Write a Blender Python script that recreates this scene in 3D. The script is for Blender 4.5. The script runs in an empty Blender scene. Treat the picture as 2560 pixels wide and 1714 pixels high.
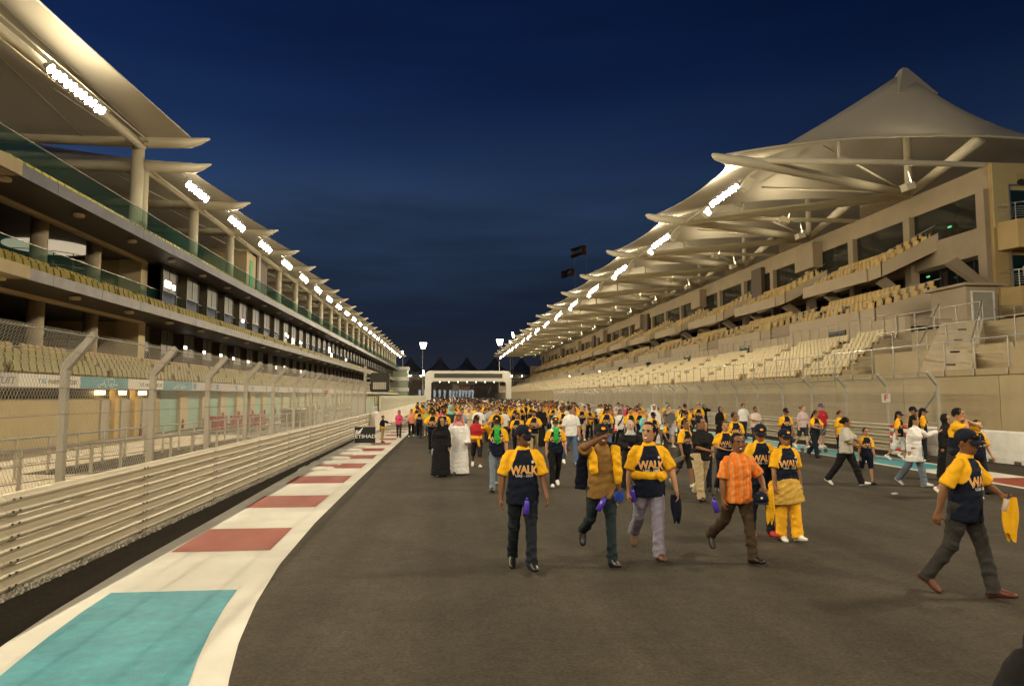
import bpy, bmesh, math, random
import numpy as np
from mathutils import Vector, Matrix
from mathutils.bvhtree import BVHTree
R = math.radians
random.seed(7)
scene = bpy.context.scene
C = scene.collection

# ---------------------------------------------------------------- camera
cam_data = bpy.data.cameras.new('camera')
cam_data.sensor_width = 36.0
cam_data.lens = 24.02
cam_data.clip_start = 0.1
cam_data.clip_end = 3000.0
cam = bpy.data.objects.new('camera', cam_data)
C.objects.link(cam)
cam.location = (0.0, 0.0, 2.2)
cam.rotation_euler = (R(90.0 + 4.386), 0.0, R(-5.369))
scene.camera = cam

# ---------------------------------------------------------------- dusk sky
world = bpy.data.worlds.new('World')
scene.world = world
world.use_nodes = True
def build_world():
    nt = world.node_tree; nt.nodes.clear()
    N = nt.nodes.new; L = nt.links.new
    out = N('ShaderNodeOutputWorld'); bg = N('ShaderNodeBackground')
    tc = N('ShaderNodeTexCoord'); sep = N('ShaderNodeSeparateXYZ')
    L(tc.outputs['Generated'], sep.inputs[0])
    # wind-drawn cloud veil bends the height used by the gradient
    mp = N('ShaderNodeMapping'); mp.inputs['Scale'].default_value = (1.4, 1.4, 9.0)
    L(tc.outputs['Generated'], mp.inputs[0])
    n1 = N('ShaderNodeTexNoise'); n1.inputs['Scale'].default_value = 1.6; n1.inputs['Detail'].default_value = 5; n1.inputs['Roughness'].default_value = .55
    L(mp.outputs[0], n1.inputs['Vector'])
    add = N('ShaderNodeMath'); add.operation = 'MULTIPLY_ADD'
    L(n1.outputs['Fac'], add.inputs[0]); add.inputs[1].default_value = .14; add.inputs[2].default_value = -.07
    s2 = N('ShaderNodeMath'); s2.operation = 'ADD'; L(sep.outputs['Z'], s2.inputs[0]); L(add.outputs[0], s2.inputs[1])
    ramp = N('ShaderNodeValToRGB'); cr = ramp.color_ramp
    cr.interpolation = 'B_SPLINE'
    stops = [(0.0, (.022, .027, .040)), (.06, (.017, .022, .037)), (.12, (.011, .017, .034)), (.19, (.017, .032, .066)),
             (.27, (.027, .055, .122)), (.34, (.012, .031, .098)), (.42, (.005, .016, .068)), (.55, (.003, .011, .050)), (1.0, (.003, .008, .03))]
    while len(cr.elements) < len(stops): cr.elements.new(.5)
    for e, (p, c) in zip(cr.elements, stops): e.position = p; e.color = (*c, 1)
    L(s2.outputs[0], ramp.inputs['Fac'])
    n2 = N('ShaderNodeTexNoise'); n2.inputs['Scale'].default_value = 3.2; n2.inputs['Detail'].default_value = 6
    L(mp.outputs[0], n2.inputs['Vector'])
    r2 = N('ShaderNodeMapRange'); r2.inputs[1].default_value = .3; r2.inputs[2].default_value = .7; r2.inputs[3].default_value = .84; r2.inputs[4].default_value = 1.12
    L(n2.outputs['Fac'], r2.inputs[0])
    mul = N('ShaderNodeMixRGB'); mul.blend_type = 'MULTIPLY'; mul.inputs[0].default_value = 1
    L(ramp.outputs[0], mul.inputs[1]); L(r2.outputs[0], mul.inputs[2])
    # the last daylight is a little stronger to one side of the sky
    r3 = N('ShaderNodeMapRange'); r3.inputs[1].default_value = -.6; r3.inputs[2].default_value = .7; r3.inputs[3].default_value = 1.2; r3.inputs[4].default_value = .5
    L(sep.outputs['X'], r3.inputs[0])
    m3 = N('ShaderNodeMixRGB'); m3.blend_type = 'MULTIPLY'; m3.inputs[0].default_value = 1
    L(mul.outputs[0], m3.inputs[1]); L(r3.outputs[0], m3.inputs[2])
    L(m3.outputs[0], bg.inputs['Color']); bg.inputs['Strength'].default_value = .92
    L(bg.outputs[0], out.inputs[0])
build_world()
scene.view_settings.view_transform = 'Standard'
scene.view_settings.look = 'None'
scene.view_settings.gamma = 1.0
scene.view_settings.exposure = 0.0
scene.view_settings.use_curve_mapping = False
scene.cycles.use_denoising = True
scene.cycles.max_bounces = 6
scene.cycles.diffuse_bounces = 3
scene.cycles.glossy_bounces = 3
scene.cycles.transmission_bounces = 4
scene.cycles.transparent_max_bounces = 12
scene.cycles.sample_clamp_indirect = 4.0
scene.cycles.caustics_reflective = False
scene.cycles.caustics_refractive = False
FLOOD = (1.0, .86, .60)      # warm floodlight colour
FLP, FLU = 420.0, 130.0      # radiance of one pit-roof flood lens, and of its added up-light slot
GLP, GLU = 900.0, 330.0     # the same under the grandstand roof
ULP = 125.0                  # radiance of the up-light boxes on the roof trusses
MSP = 420.0                  # radiance of the trackside mast lenses

# ---------------------------------------------------------------- materials
MATS = {}
def M(name, col=(.5, .5, .5), rough=.6, metal=0., var=.10, scale=3., bump=0., bscale=40., spec=.4, emit=0., alpha=1., trans=0., rnd=0., stain=0., sub=None, coat=0.):
    """a procedural surface: base colour broken up by two noises, optional fine relief"""
    if name in MATS: return MATS[name]
    m = bpy.data.materials.new(name); m.use_nodes = True; MATS[name] = m
    nt = m.node_tree; N = nt.nodes.new; L = nt.links.new
    b = nt.nodes['Principled BSDF']; out = nt.nodes['Material Output']
    b.inputs['Roughness'].default_value = rough; b.inputs['Metallic'].default_value = metal
    b.inputs['Specular IOR Level'].default_value = spec
    b.inputs['Coat Weight'].default_value = coat
    tc = N('ShaderNodeTexCoord')
    n = N('ShaderNodeTexNoise'); n.inputs['Scale'].default_value = scale; n.inputs['Detail'].default_value = 6; n.inputs['Roughness'].default_value = .6
    L(tc.outputs['Object'], n.inputs['Vector'])
    mr = N('ShaderNodeMapRange'); mr.inputs[1].default_value = .3; mr.inputs[2].default_value = .7
    mr.inputs[3].default_value = 1 - var; mr.inputs[4].default_value = 1 + var
    L(n.outputs['Fac'], mr.inputs[0])
    mx = N('ShaderNodeMixRGB'); mx.blend_type = 'MULTIPLY'; mx.inputs[0].default_value = 1; mx.inputs[1].default_value = (*col, 1)
    L(mr.outputs[0], mx.inputs[2]); last = mx.outputs[0]
    if stain:
        n3 = N('ShaderNodeTexNoise'); n3.inputs['Scale'].default_value = scale * .23; n3.inputs['Detail'].default_value = 8; n3.inputs['Distortion'].default_value = .6
        L(tc.outputs['Object'], n3.inputs['Vector'])
        m4 = N('ShaderNodeMapRange'); m4.inputs[1].default_value = .42; m4.inputs[2].default_value = .62; m4.inputs[3].default_value = 1 - stain; m4.inputs[4].default_value = 1.
        L(n3.outputs['Fac'], m4.inputs[0])
        m5 = N('ShaderNodeMixRGB'); m5.blend_type = 'MULTIPLY'; m5.inputs[0].default_value = 1
        L(last, m5.inputs[1]); L(m4.outputs[0], m5.inputs[2]); last = m5.outputs[0]
    if rnd:
        oi = N('ShaderNodeObjectInfo'); m6 = N('ShaderNodeMapRange'); m6.inputs[3].default_value = 1 - rnd; m6.inputs[4].default_value = 1 + rnd
        L(oi.outputs['Random'], m6.inputs[0]); m7 = N('ShaderNodeMixRGB'); m7.blend_type = 'MULTIPLY'; m7.inputs[0].default_value = 1
        L(last, m7.inputs[1]); L(m6.outputs[0], m7.inputs[2]); last = m7.outputs[0]
    L(last, b.inputs['Base Color'])
    if bump:
        nb = N('ShaderNodeTexNoise'); nb.inputs['Scale'].default_value = bscale; nb.inputs['Detail'].default_value = 4
        L(tc.outputs['Object'], nb.inputs['Vector'])
        bp = N('ShaderNodeBump'); bp.inputs['Strength'].default_value = bump; bp.inputs['Distance'].default_value = .02
        L(nb.outputs['Fac'], bp.inputs['Height']); L(bp.outputs[0], b.inputs['Normal'])
    if emit:
        b.inputs['Emission Color'].default_value = (*col, 1); b.inputs['Emission Strength'].default_value = emit
    sh = b.outputs[0]
    if trans:
        tr = N('ShaderNodeBsdfTranslucent'); L(last, tr.inputs['Color']); ms = N('ShaderNodeMixShader'); ms.inputs[0].default_value = trans
        L(sh, ms.inputs[1]); L(tr.outputs[0], ms.inputs[2]); sh = ms.outputs[0]
    if alpha < 1:
        tp = N('ShaderNodeBsdfTransparent'); tp.inputs['Color'].default_value = (*(sub or (1, 1, 1)), 1)
        ms = N('ShaderNodeMixShader'); ms.inputs[0].default_value = alpha
        L(tp.outputs[0], ms.inputs[1]); L(sh, ms.inputs[2]); sh = ms.outputs[0]
    L(sh, out.inputs['Surface'])
    return m

# ---------------------------------------------------------------- mesh helpers
class MB:
    """collects faces, builds ONE mesh"""
    def __init__(s): s.v = []; s.f = []; s.mi = []; s.m = 0
    def add(s, vs, fs):
        o = len(s.v); s.v += [tuple(v) for v in vs]; s.f += [tuple(i + o for i in f) for f in fs]; s.mi += [s.m] * len(fs); return s
    def box(s, x0, x1, y0, y1, z0, z1):
        return s.add([(x0, y0, z0), (x1, y0, z0), (x1, y1, z0), (x0, y1, z0), (x0, y0, z1), (x1, y0, z1), (x1, y1, z1), (x0, y1, z1)],
                     [(3, 2, 1, 0), (4, 5, 6, 7), (0, 1, 5, 4), (1, 2, 6, 5), (2, 3, 7, 6), (3, 0, 4, 7)])
    def prism(s, pts, axis, a, b):
        """pts: 2D outline, extruded along axis from a to b"""
        n = len(pts)
        def P(p, t): return {'x': (t, p[0], p[1]), 'y': (p[0], t, p[1]), 'z': (p[0], p[1], t)}[axis]
        vs = [P(p, a) for p in pts] + [P(p, b) for p in pts]
        return s.add(vs, [tuple(range(n - 1, -1, -1)), tuple(range(n, 2 * n))] + [(i, (i + 1) % n, n + (i + 1) % n, n + i) for i in range(n)])
    def tube(s, path, r, n=8, cap=True, flat=None):
        path = [Vector(p) for p in path]; rs = r if isinstance(r, (list, tuple)) else [r] * len(path)
        vs = []; k = len(path)
        d0 = (path[1] - path[0]).normalized(); up = Vector((0, 0, 1)) if abs(d0.z) < .9 else Vector((1, 0, 0))
        u = d0.cross(up).normalized()
        for i, p in enumerate(path):
            d = (path[min(i + 1, k - 1)] - path[max(i - 1, 0)]).normalized()
            u = (u - d * u.dot(d)).normalized(); w = d.cross(u)
            for j in range(n):
                a = 2 * math.pi * (j + .5) / n
                vs.append(p + (u * math.cos(a) + w * math.sin(a) * (flat or 1)) * rs[i])
        fs = [(i * n + j, i * n + (j + 1) % n, (i + 1) * n + (j + 1) % n, (i + 1) * n + j) for i in range(k - 1) for j in range(n)]
        if cap: fs += [tuple(range(n - 1, -1, -1)), tuple(range((k - 1) * n, k * n))]
        return s.add(vs, fs)
    def lathe(s, prof, c=(0, 0, 0), n=16):
        """prof: (radius, z)"""
        vs = [(c[0] + r * math.cos(2 * math.pi * j / n), c[1] + r * math.sin(2 * math.pi * j / n), c[2] + z) for r, z in prof for j in range(n)]
        k = len(prof)
        fs = [(i * n + j, i * n + (j + 1) % n, (i + 1) * n + (j + 1) % n, (i + 1) * n + j) for i in range(k - 1) for j in range(n)]
        fs += [tuple(range(n - 1, -1, -1)), tuple(range((k - 1) * n, k * n))]
        return s.add(vs, fs)
    def grid(s, fn, nu, nv):
        vs = [fn(i / nu, j / nv) for i in range(nu + 1) for j in range(nv + 1)]
        return s.add(vs, [(i * (nv + 1) + j, (i + 1) * (nv + 1) + j, (i + 1) * (nv + 1) + j + 1, i * (nv + 1) + j + 1) for i in range(nu) for j in range(nv)])
    def sheet(s, pts, z):
        return s.add([(x, y, z) for x, y in pts], [tuple(range(len(pts)))])
    def mesh(s, name, mats, smooth=False):
        me = bpy.data.meshes.new(name); me.from_pydata(s.v, [], s.f)
        for m in (mats if isinstance(mats, (list, tuple)) else [mats]): me.materials.append(m)
        if any(s.mi): me.polygons.foreach_set('material_index', s.mi)
        if smooth: me.polygons.foreach_set('use_smooth', [True] * len(s.f))
        me.update(); return me
    def build(s, name, mats, parent=None, smooth=False, loc=None, rot=None):
        return put(name, s.mesh(name, mats, smooth), parent, loc, rot)
def put(name, me, parent=None, loc=None, rot=None):
    o = bpy.data.objects.new(name, me); C.objects.link(o)
    if parent is not None: o.parent = parent
    if loc is not None: o.location = loc
    if rot is not None: o.rotation_euler = rot
    return o
def tag(o, label=None, cat=None, group=None, kind=None):
    if label: o['label'] = label
    if cat: o['category'] = cat
    if group: o['group'] = group
    if kind: o['kind'] = kind
    return o
def thing(name, label, cat, loc=(0, 0, 0), rz=0., group=None):
    o = bpy.data.objects.new(name, None); C.objects.link(o); o.location = loc; o.rotation_euler = (0, 0, rz); o.empty_display_size = .2
    return tag(o, label, cat, group)
def copy_tree(o, parent=None):
    c = o.copy(); C.objects.link(c); c.parent = parent
    for ch in o.children: copy_tree(ch, c)
    return c
def area(name, loc, target, sx, sy, power, parent=None, col=FLOOD, spread=180):
    l = bpy.data.lights.new(name, 'AREA'); l.shape = 'RECTANGLE'; l.size = sx; l.size_y = sy; l.energy = power; l.color = col; l.spread = R(spread)
    o = bpy.data.objects.new(name, l); C.objects.link(o); o.location = loc
    o.rotation_euler = (Vector(target) - Vector(loc)).to_track_quat('-Z', 'X').to_euler()
    if parent is not None: o.parent = parent
    return o
BENCH = bpy.data.scenes.new('bench')       # small scratch scene: shapes are evaluated there, quickly, and removed
def evaluated(o):
    with bpy.context.temp_override(scene=BENCH, view_layer=BENCH.view_layers[0]): dg = bpy.context.evaluated_depsgraph_get()
    return o.evaluated_get(dg)
def text_mesh(name, body, size, mat, extrude=0., offset=0., bold=False, sx=1., shear=0., space=1., sub=0):
    """lettering laid flat in XY, centred on the origin"""
    cu = bpy.data.curves.new(name, 'FONT'); cu.body = body; cu.size = size; cu.extrude = extrude; cu.offset = offset
    cu.align_x = 'CENTER'; cu.align_y = 'CENTER'; cu.shear = shear; cu.space_character = space; cu.resolution_u = 3
    o = bpy.data.objects.new(name, cu); BENCH.collection.objects.link(o)
    me = bpy.data.meshes.new_from_object(evaluated(o)); bpy.data.objects.remove(o); bpy.data.curves.remove(cu)
    me.name = name
    for v in me.vertices: v.co.x *= sx
    if sub:
        bm = bmesh.new(); bm.from_mesh(me); bmesh.ops.triangulate(bm, faces=bm.faces)
        for _ in range(4):
            es = [e for e in bm.edges if e.calc_length() > sub]
            if not es: break
            bmesh.ops.subdivide_edges(bm, edges=es, cuts=1); bmesh.ops.triangulate(bm, faces=bm.faces)
        bm.to_mesh(me); bm.free()
    me.materials.clear(); me.materials.append(mat); return me
ORD = ['first', 'second', 'third', 'fourth', 'fifth', 'sixth', 'seventh', 'eighth', 'ninth', 'tenth', 'eleventh', 'twelfth', 'thirteenth', 'fourteenth', 'fifteenth', 'sixteenth',
       'seventeenth', 'eighteenth', 'nineteenth', 'twentieth', 'twenty-first', 'twenty-second', 'twenty-third', 'twenty-fourth', 'twenty-fifth', 'twenty-sixth', 'twenty-seventh', 'twenty-eighth', 'twenty-ninth', 'thirtieth',
       'thirty-first', 'thirty-second', 'thirty-third', 'thirty-fourth', 'thirty-fifth', 'thirty-sixth']
# ================================================================ ground, track, paint
def asphalt_material(name, col, speck=.34):
    m = M(name, col, rough=.92, var=.16, scale=.6, spec=.12)
    nt = m.node_tree; N = nt.nodes.new; L = nt.links.new; b = nt.nodes['Principled BSDF']
    tc = [n for n in nt.nodes if n.type == 'TEX_COORD'][0]
    prev = b.inputs['Base Color'].links[0].from_socket
    v = N('ShaderNodeTexNoise'); v.inputs['Scale'].default_value = 26; v.inputs['Detail'].default_value = 3; v.inputs['Roughness'].default_value = .8
    L(tc.outputs['Object'], v.inputs['Vector'])
    mr = N('ShaderNodeMapRange'); mr.inputs[1].default_value = .3; mr.inputs[2].default_value = .7; mr.inputs[3].default_value = 1 - speck; mr.inputs[4].default_value = 1 + speck
    L(v.outputs['Fac'], mr.inputs[0])
    n5 = N('ShaderNodeTexNoise'); n5.inputs['Scale'].default_value = 5.5; n5.inputs['Detail'].default_value = 8; n5.inputs['Roughness'].default_value = .75; L(tc.outputs['Object'], n5.inputs['Vector'])
    r5 = N('ShaderNodeMapRange'); r5.inputs[1].default_value = .3; r5.inputs[2].default_value = .7; r5.inputs[3].default_value = .80; r5.inputs[4].default_value = 1.2; L(n5.outputs['Fac'], r5.inputs[0])
    # long wheel-worn streaks down the straight
    mp = N('ShaderNodeMapping'); mp.inputs['Scale'].default_value = (1.1, .03, 1); L(tc.outputs['Object'], mp.inputs[0])
    w = N('ShaderNodeTexNoise'); w.inputs['Scale'].default_value = 1.0; w.inputs['Detail'].default_value = 5; L(mp.outputs[0], w.inputs['Vector'])
    wr = N('ShaderNodeMapRange'); wr.inputs[1].default_value = .35; wr.inputs[2].default_value = .65; wr.inputs[3].default_value = .78; wr.inputs[4].default_value = 1.12
    L(w.outputs['Fac'], wr.inputs[0])
    mm = N('ShaderNodeMath'); mm.operation = 'MULTIPLY'; m8 = N('ShaderNodeMath'); m8.operation = 'MULTIPLY'; L(mr.outputs[0], m8.inputs[0]); L(r5.outputs[0], m8.inputs[1]); L(m8.outputs[0], mm.inputs[0]); L(wr.outputs[0], mm.inputs[1])
    mx = N('ShaderNodeMixRGB'); mx.blend_type = 'MULTIPLY'; mx.inputs[0].default_value = 1
    L(prev, mx.inputs[1]); L(mm.outputs[0], mx.inputs[2]); L(mx.outputs[0], b.inputs['Base Color'])
    nb = N('ShaderNodeTexVoronoi'); nb.inputs['Scale'].default_value = 70; L(tc.outputs['Object'], nb.inputs['Vector'])
    bp = N('ShaderNodeBump'); bp.inputs['Strength'].default_value = .35; bp.inputs['Distance'].default_value = .005
    L(nb.outputs['Distance'], bp.inputs['Height']); L(bp.outputs[0], b.inputs['Normal'])
    return m
A_TRACK = asphalt_material('track_asphalt', (.055, .046, .035))
A_DARK = asphalt_material('verge_asphalt', (.040, .033, .024))
A_PIT = asphalt_material('pit_asphalt', (.17, .16, .145), .2)
P_WHITE = M('white_road_paint', (.60, .57, .50), rough=.6, var=.05, scale=2, bump=.25, bscale=90, stain=.2)
P_RED = M('red_road_paint', (.255, .038, .015), rough=.55, var=.14, scale=3, bump=.25, bscale=90, stain=.2)
P_TEAL = M('teal_road_paint', (.036, .26, .315), rough=.5, var=.16, scale=9, bump=.4, bscale=90, stain=.16)
P_BLUE = M('blue_road_paint', (.06, .10, .36), rough=.5)
SAND = M('sand_ground', (.22, .18, .12), rough=.9, var=.2, scale=.3, bump=.3)
CONC = M('beige_concrete', (.42, .335, .20), rough=.8, var=.08, scale=.8, bump=.1, bscale=25, stain=.12)

g = MB().sheet([(-900, -300), (900, -300), (900, 1600), (-900, 1600)], -.016).build('ground', SAND); tag(g, kind='structure')
g = MB().sheet([(-4.95, -30), (19.0, -30), (19.0, 420), (-4.95, 420)], -.008).build('track_verge', A_DARK); tag(g, kind='structure')
g = MB().sheet([(-2.6, -30), (14.2, -30), (14.2, 420), (-2.6, 420)], 0.0).build('race_track', A_TRACK); tag(g, kind='structure')
PITY = 37.0
g = MB().sheet([(-17.3, -20), (-5.35, -20), (-5.35, PITY), (-17.3, PITY + 5)], -.010).build('pit_apron', M('pale_concrete_apron', (.42, .35, .25), rough=.8, var=.1, scale=.7, stain=.1)); tag(g, kind='structure')
g = MB().sheet([(-17.3, PITY + 5.02), (-5.35, PITY + .02), (-5.35, 300), (-17.3, 300)], -.008).build('pit_lane', A_PIT); tag(g, kind='structure')
# left painted verge: white body, white edge line that swings out, coloured blocks
inner = [(-.6, 2.2), (-1.25, 4.2), (-1.65, 5.55), (-1.84, 6.48), (-2.01, 7.65), (-2.17, 9.37), (-2.27, 12.3), (-2.3, 18), (-2.28, 26), (-2.25, 36), (-2.2, 70)]
outer = [(-3.1, 2.2), (-3.6, 4.8), (-3.89, 6.56), (-3.99, 7.54), (-4.1, 9.67), (-4.16, 12.7), (-4.29, 17.42), (-4.45, 26.1), (-4.5, 36), (-4.5, 70)]
def ip(tab, y):
    return float(np.interp(y, [p[1] for p in tab], [p[0] for p in tab]))
ys = list(np.arange(2.2, 14, .25)) + list(np.arange(14, 70.1, 2))
mb = MB(); n = len(ys)
mb.add([(ip(outer, y), y, .004) for y in ys] + [(ip(inner, y), y, .004) for y in ys], [(i, n + i, n + i + 1, i + 1) for i in range(n - 1)])
white = mb.build('painted_verge', P_WHITE); tag(white, kind='structure')
def block(y0, y1, mat, lo=.27, ro=.27, nm='painted_block'):
    ys = np.linspace(y0, y1, 9); n = 9
    b = MB().add([(ip(outer, y) + lo, y, .008) for y in ys] + [(ip(inner, y) - ro, y, .008) for y in ys], [(i, n + i, n + i + 1, i + 1) for i in range(n - 1)])
    return b.build(nm, mat, white)
block(2.6, 8.2, P_TEAL, .30, .30)
k = 0
for i, y in enumerate([10.2, 14.0, 17.75, 21.25, 24.4] + [24.4 + 3.35 * j for j in range(1, 13)]):
    block(y, y + 1.8 - .012 * y, P_RED, .25 + .012 * i, .30)
# low saw-tooth kerb along the far part of the verge
mb = MB()
for j in range(26):
    y = 20.6 + 1.75 * j
    mb.prism([(-4.36, -.006), (-3.35, -.006), (-3.5, .05), (-4.3, .075)], 'y', y, y + .82)
mb.build('kerb_teeth', P_WHITE, white)['kind'] = 'stuff'
# right painted verge
rl = MB(); rys = [4, 10, 15.2, 19.8, 24.8, 31, 45, 90, 200]; rx = [13.0, 13.35, 13.6, 13.72, 13.87, 13.9, 13.95, 14.0, 14.0]
def rxi(y): return float(np.interp(y, rys, rx))
def strip(y0, y1, a0, a1, z, mat, name, parent=None, n=8):
    ys = np.linspace(y0, y1, n + 1)
    b = MB().add([(rxi(y) + a0, y, z) for y in ys] + [(rxi(y) + a1, y, z) for y in ys], [(i, n + 1 + i, n + 2 + i, i + 1) for i in range(n)])
    return b.build(name, mat, parent)
rv = strip(4, 200, 0, .22, .004, P_WHITE, 'edge_line', n=30); tag(rv, kind='structure')
strip(17.2, 19.4, .22, 1.75, .004, P_WHITE, 'painted_block', rv); strip(12.6, 14.9, .22, 1.75, .004, P_WHITE, 'painted_block', rv)
strip(14.9, 17.2, .22, 1.75, .004, P_RED, 'painted_block', rv); strip(10.3, 12.6, .22, 1.75, .004, P_RED, 'painted_block', rv)
strip(19.4, 60, .22, 1.75, .004, P_TEAL, 'painted_block', rv); strip(8, 60, 1.75, 1.95, .004, P_WHITE, 'painted_block', rv)
# gravel under the barrier, pit lane paint
gv = MB()
rr = random.Random(3)
for i in range(5200):
    y = 5.5 + 34 * rr.random() ** 1.6; x = -5.15 + .42 * rr.random(); s = .012 + .018 * rr.random(); z = -.006
    gv.add([(x - s, y - s * .7, z), (x + s * .8, y - s, z), (x + s, y + s * .8, z), (x - s * .6, y + s, z), (x + s * .1, y + s * .1, z + s * 1.3)], [(0, 1, 4), (1, 2, 4), (2, 3, 4), (3, 0, 4)])
gv.build('gravel', M('gravel_stone', (.34, .31, .26), rough=.9, var=.5, scale=24))
tag(bpy.data.objects['gravel'], 'loose grey gravel under the near steel guardrail', 'gravel', kind='stuff')
g = MB().sheet([(-5.3, 4), (-4.72, 4), (-4.72, 46), (-5.3, 46)], -.004).build('gravel_bed', M('gravel_bed', (.20, .18, .15), rough=.95, var=.45, scale=40, bump=.8, bscale=60)); tag(g, kind='structure')
pl = MB().box(-5.9, -5.72, 40, 230, -.004, .0).build('pit_lane_line', P_WHITE); tag(pl, kind='structure')
MB().box(-9.6, -9.4, 45, 230, -.004, .0).build('lane_marking', P_WHITE, pl)
MB().box(-10.0, -9.62, 52, 230, -.004, .002).build('lane_marking', P_BLUE, pl)
MB().box(-13.9, -13.7, 45, 230, -.004, .0).build('lane_marking', P_WHITE, pl)
for i in range(5):
    y = 17 + i * 5.2
    MB().sheet([(-8.2 + .1 * i, y), (-6.1, y + .2), (-6.0, y + 2.4), (-7.6, y + 2.6)], .0).build('painted_block', P_RED, pl)
    MB().sheet([(-7.6, y + 2.6), (-6.0, y + 2.4), (-5.9, y + 4.9), (-7.8, y + 4.9)], .0).build('painted_block', P_WHITE, pl)
# ================================================================ pit building
WARMW = M('cream_render', (.56, .45, .27), rough=.75, var=.06, scale=.5, stain=.08)
BEIGE = M('beige_render', (.50, .39, .20), rough=.75, var=.06, scale=.5, stain=.08)
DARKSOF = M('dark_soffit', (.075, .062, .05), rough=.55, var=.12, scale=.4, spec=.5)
FASC = M('brushed_fascia', (.12, .108, .105), rough=.45, metal=.2, var=.3, scale=1.2, bump=.6, bscale=1.6)
FASCD = M('dark_metal_fascia', (.10, .095, .11), rough=.35, metal=.6, var=.2, scale=1.)
STEEL = M('cream_steel', (.62, .56, .42), rough=.45, var=.05, scale=.6, spec=.5)
MEMB = M('roof_membrane', (.66, .60, .47), rough=.7, var=.05, scale=.25, trans=.22)
SEATL = M('olive_seat', (.27, .205, .022), rough=.45, var=.08, scale=2, rnd=.12, spec=.5)
SEATT = M('tan_seat', (.44, .285, .06), rough=.45, var=.06, scale=2, rnd=.08, spec=.5)
GTEAL = M('teal_glass', (.02, .09, .075), rough=.08, var=.05, alpha=.14, sub=(.80, .90, .87), spec=.5)
GDARK = M('dark_mirror_glass', (.018, .022, .028), rough=.06, var=.1, scale=1, spec=.9, metal=.0, coat=.6)
GBLUE = M('blue_reflective_glass', (.012, .025, .07), rough=.10, var=.1, scale=1, spec=.8, coat=.5)
BLIND = M('grey_blind_panel', (.045, .040, .031), rough=.4, var=.2, scale=1.4, rnd=.15)
ALU = M('aluminium_frame', (.60, .58, .53), rough=.3, metal=.9, var=.06)
RAILM = M('stainless_rail', (.36, .34, .30), rough=.38, metal=.8, var=.05)
MINT = M('mint_shutter', (.30, .50, .42), rough=.55, var=.06, scale=1)
LAMPOFF = M('downlight_housing', (.6, .52, .38), rough=.5)
LENS = M('lit_flood_lens', (1.0, .93, .78), emit=14., var=0.)
HOUS = M('lamp_housing', (.55, .52, .46), rough=.5, metal=.3)
YELL = M('lit_wall_lamp', (1.0, .72, .30), emit=9., var=0.)
REDP = M('red_plastic', (.24, .018, .015), rough=.4)
D = 7.88; Y0 = 40.0; NB = 24; YE = Y0 + D * NB; MOD = D / 2
pit = thing('pit_building', 'long three-storey pit building with glazed boxes and seat terraces', 'building', (0, 0, 0))
XF = -16.0
def part(mb, name, mat, smooth=False, parent=None): return mb.build(name, mat, parent or pit, smooth)
YS = -34.0
# slabs with their fascias
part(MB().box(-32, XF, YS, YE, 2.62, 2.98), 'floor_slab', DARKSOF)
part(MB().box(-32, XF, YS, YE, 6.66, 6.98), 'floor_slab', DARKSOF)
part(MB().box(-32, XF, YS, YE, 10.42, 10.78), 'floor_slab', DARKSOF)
for z0, z1, mt in ((6.60, 7.06, FASC), (10.36, 10.86, FASCD)):
    y = YS; i = 0
    while y < YE:
        part(MB().box(XF + .002, XF + .07, y + .012, min(y + D / 2, YE) - .012, z0, z1), 'fascia_panel', mt); y += D / 2
# lighter inset beam line under each soffit
for z in (6.5, 10.26): part(MB().box(-18.7, -18.4, YS, Y0 + 3.2, z, z + .16), 'soffit_beam', WARMW)
# near block end of the terraces
part(MB().box(-19.5, -15.9, YS, 27.4, 6.62, 7.1), 'terrace_end', CONC)
part(MB().box(-19.5, -15.9, YS, 26.6, 10.38, 10.9), 'terrace_end', CONC)
# ground floor: plain wall, doors, then garages
part(MB().box(-17.6, -17.2, YS, 43.0, 0, 2.05), 'wall', BEIGE)
part(MB().box(-17.75, -17.5, YS, 43.0, 2.05, 2.64), 'recess_shade_band', DARKSOF)  # recess shade under the slab, put in as a dark band
dm = M('grey_door', (.42, .37, .30), rough=.5)
for y0, y1 in ((35.87, 36.75), (37.96, 39.0), (40.5, 41.5)):
    d = part(MB().box(-17.2, -17.12, y0, y1, 0, 1.98), 'door', dm)
    MB().tube([(-17.06, y1 - .12, .95), (-17.06, y1 - .12, 1.15)], .02, 6).build('handle', ALU, d)
    part(MB().box(-17.2, -16.9, y1 + .02, y1 + .34, 0, 2.6), 'pier', M('ochre_render', (.62, .40, .12), rough=.7))
for y in (36.2, 38.5, 41.0):
    w = thing('wall_lamp', '', 'lamp'); w.location = (-17.45, y, 2.34)
    MB().box(-.03, .16, -.34, .34, -.10, .10).build('lens', YELL, w); MB().box(-.05, .19, -.38, .38, .11, .15).build('hood', HOUS, w)
    tag(w, 'small lit yellow wall lamp above the %s grey pit door' % {36.2: 'first', 38.5: 'second', 41.0: 'third'}[y], 'lamp', 'wall lamps over the pit doors')
y = 43.2; gi = 0
sh = MB()
for i in range(14): sh.box(-.02, .03 if i % 2 else .045, 0, 2.5, i * .18, i * .18 + .17)
sh = sh.mesh('shutter', MINT)
pier = MB(); pier.box(0, .42, 0, 1.34, 0, 2.62); pier = pier.mesh('pier', WARMW)
ext = MB(); ext.lathe([(.02, 0), (.085, .02), (.085, .42), (.05, .5), (.03, .52), (.03, .6)], n=8); ext = ext.mesh('fire_extinguisher', REDP)
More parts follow.
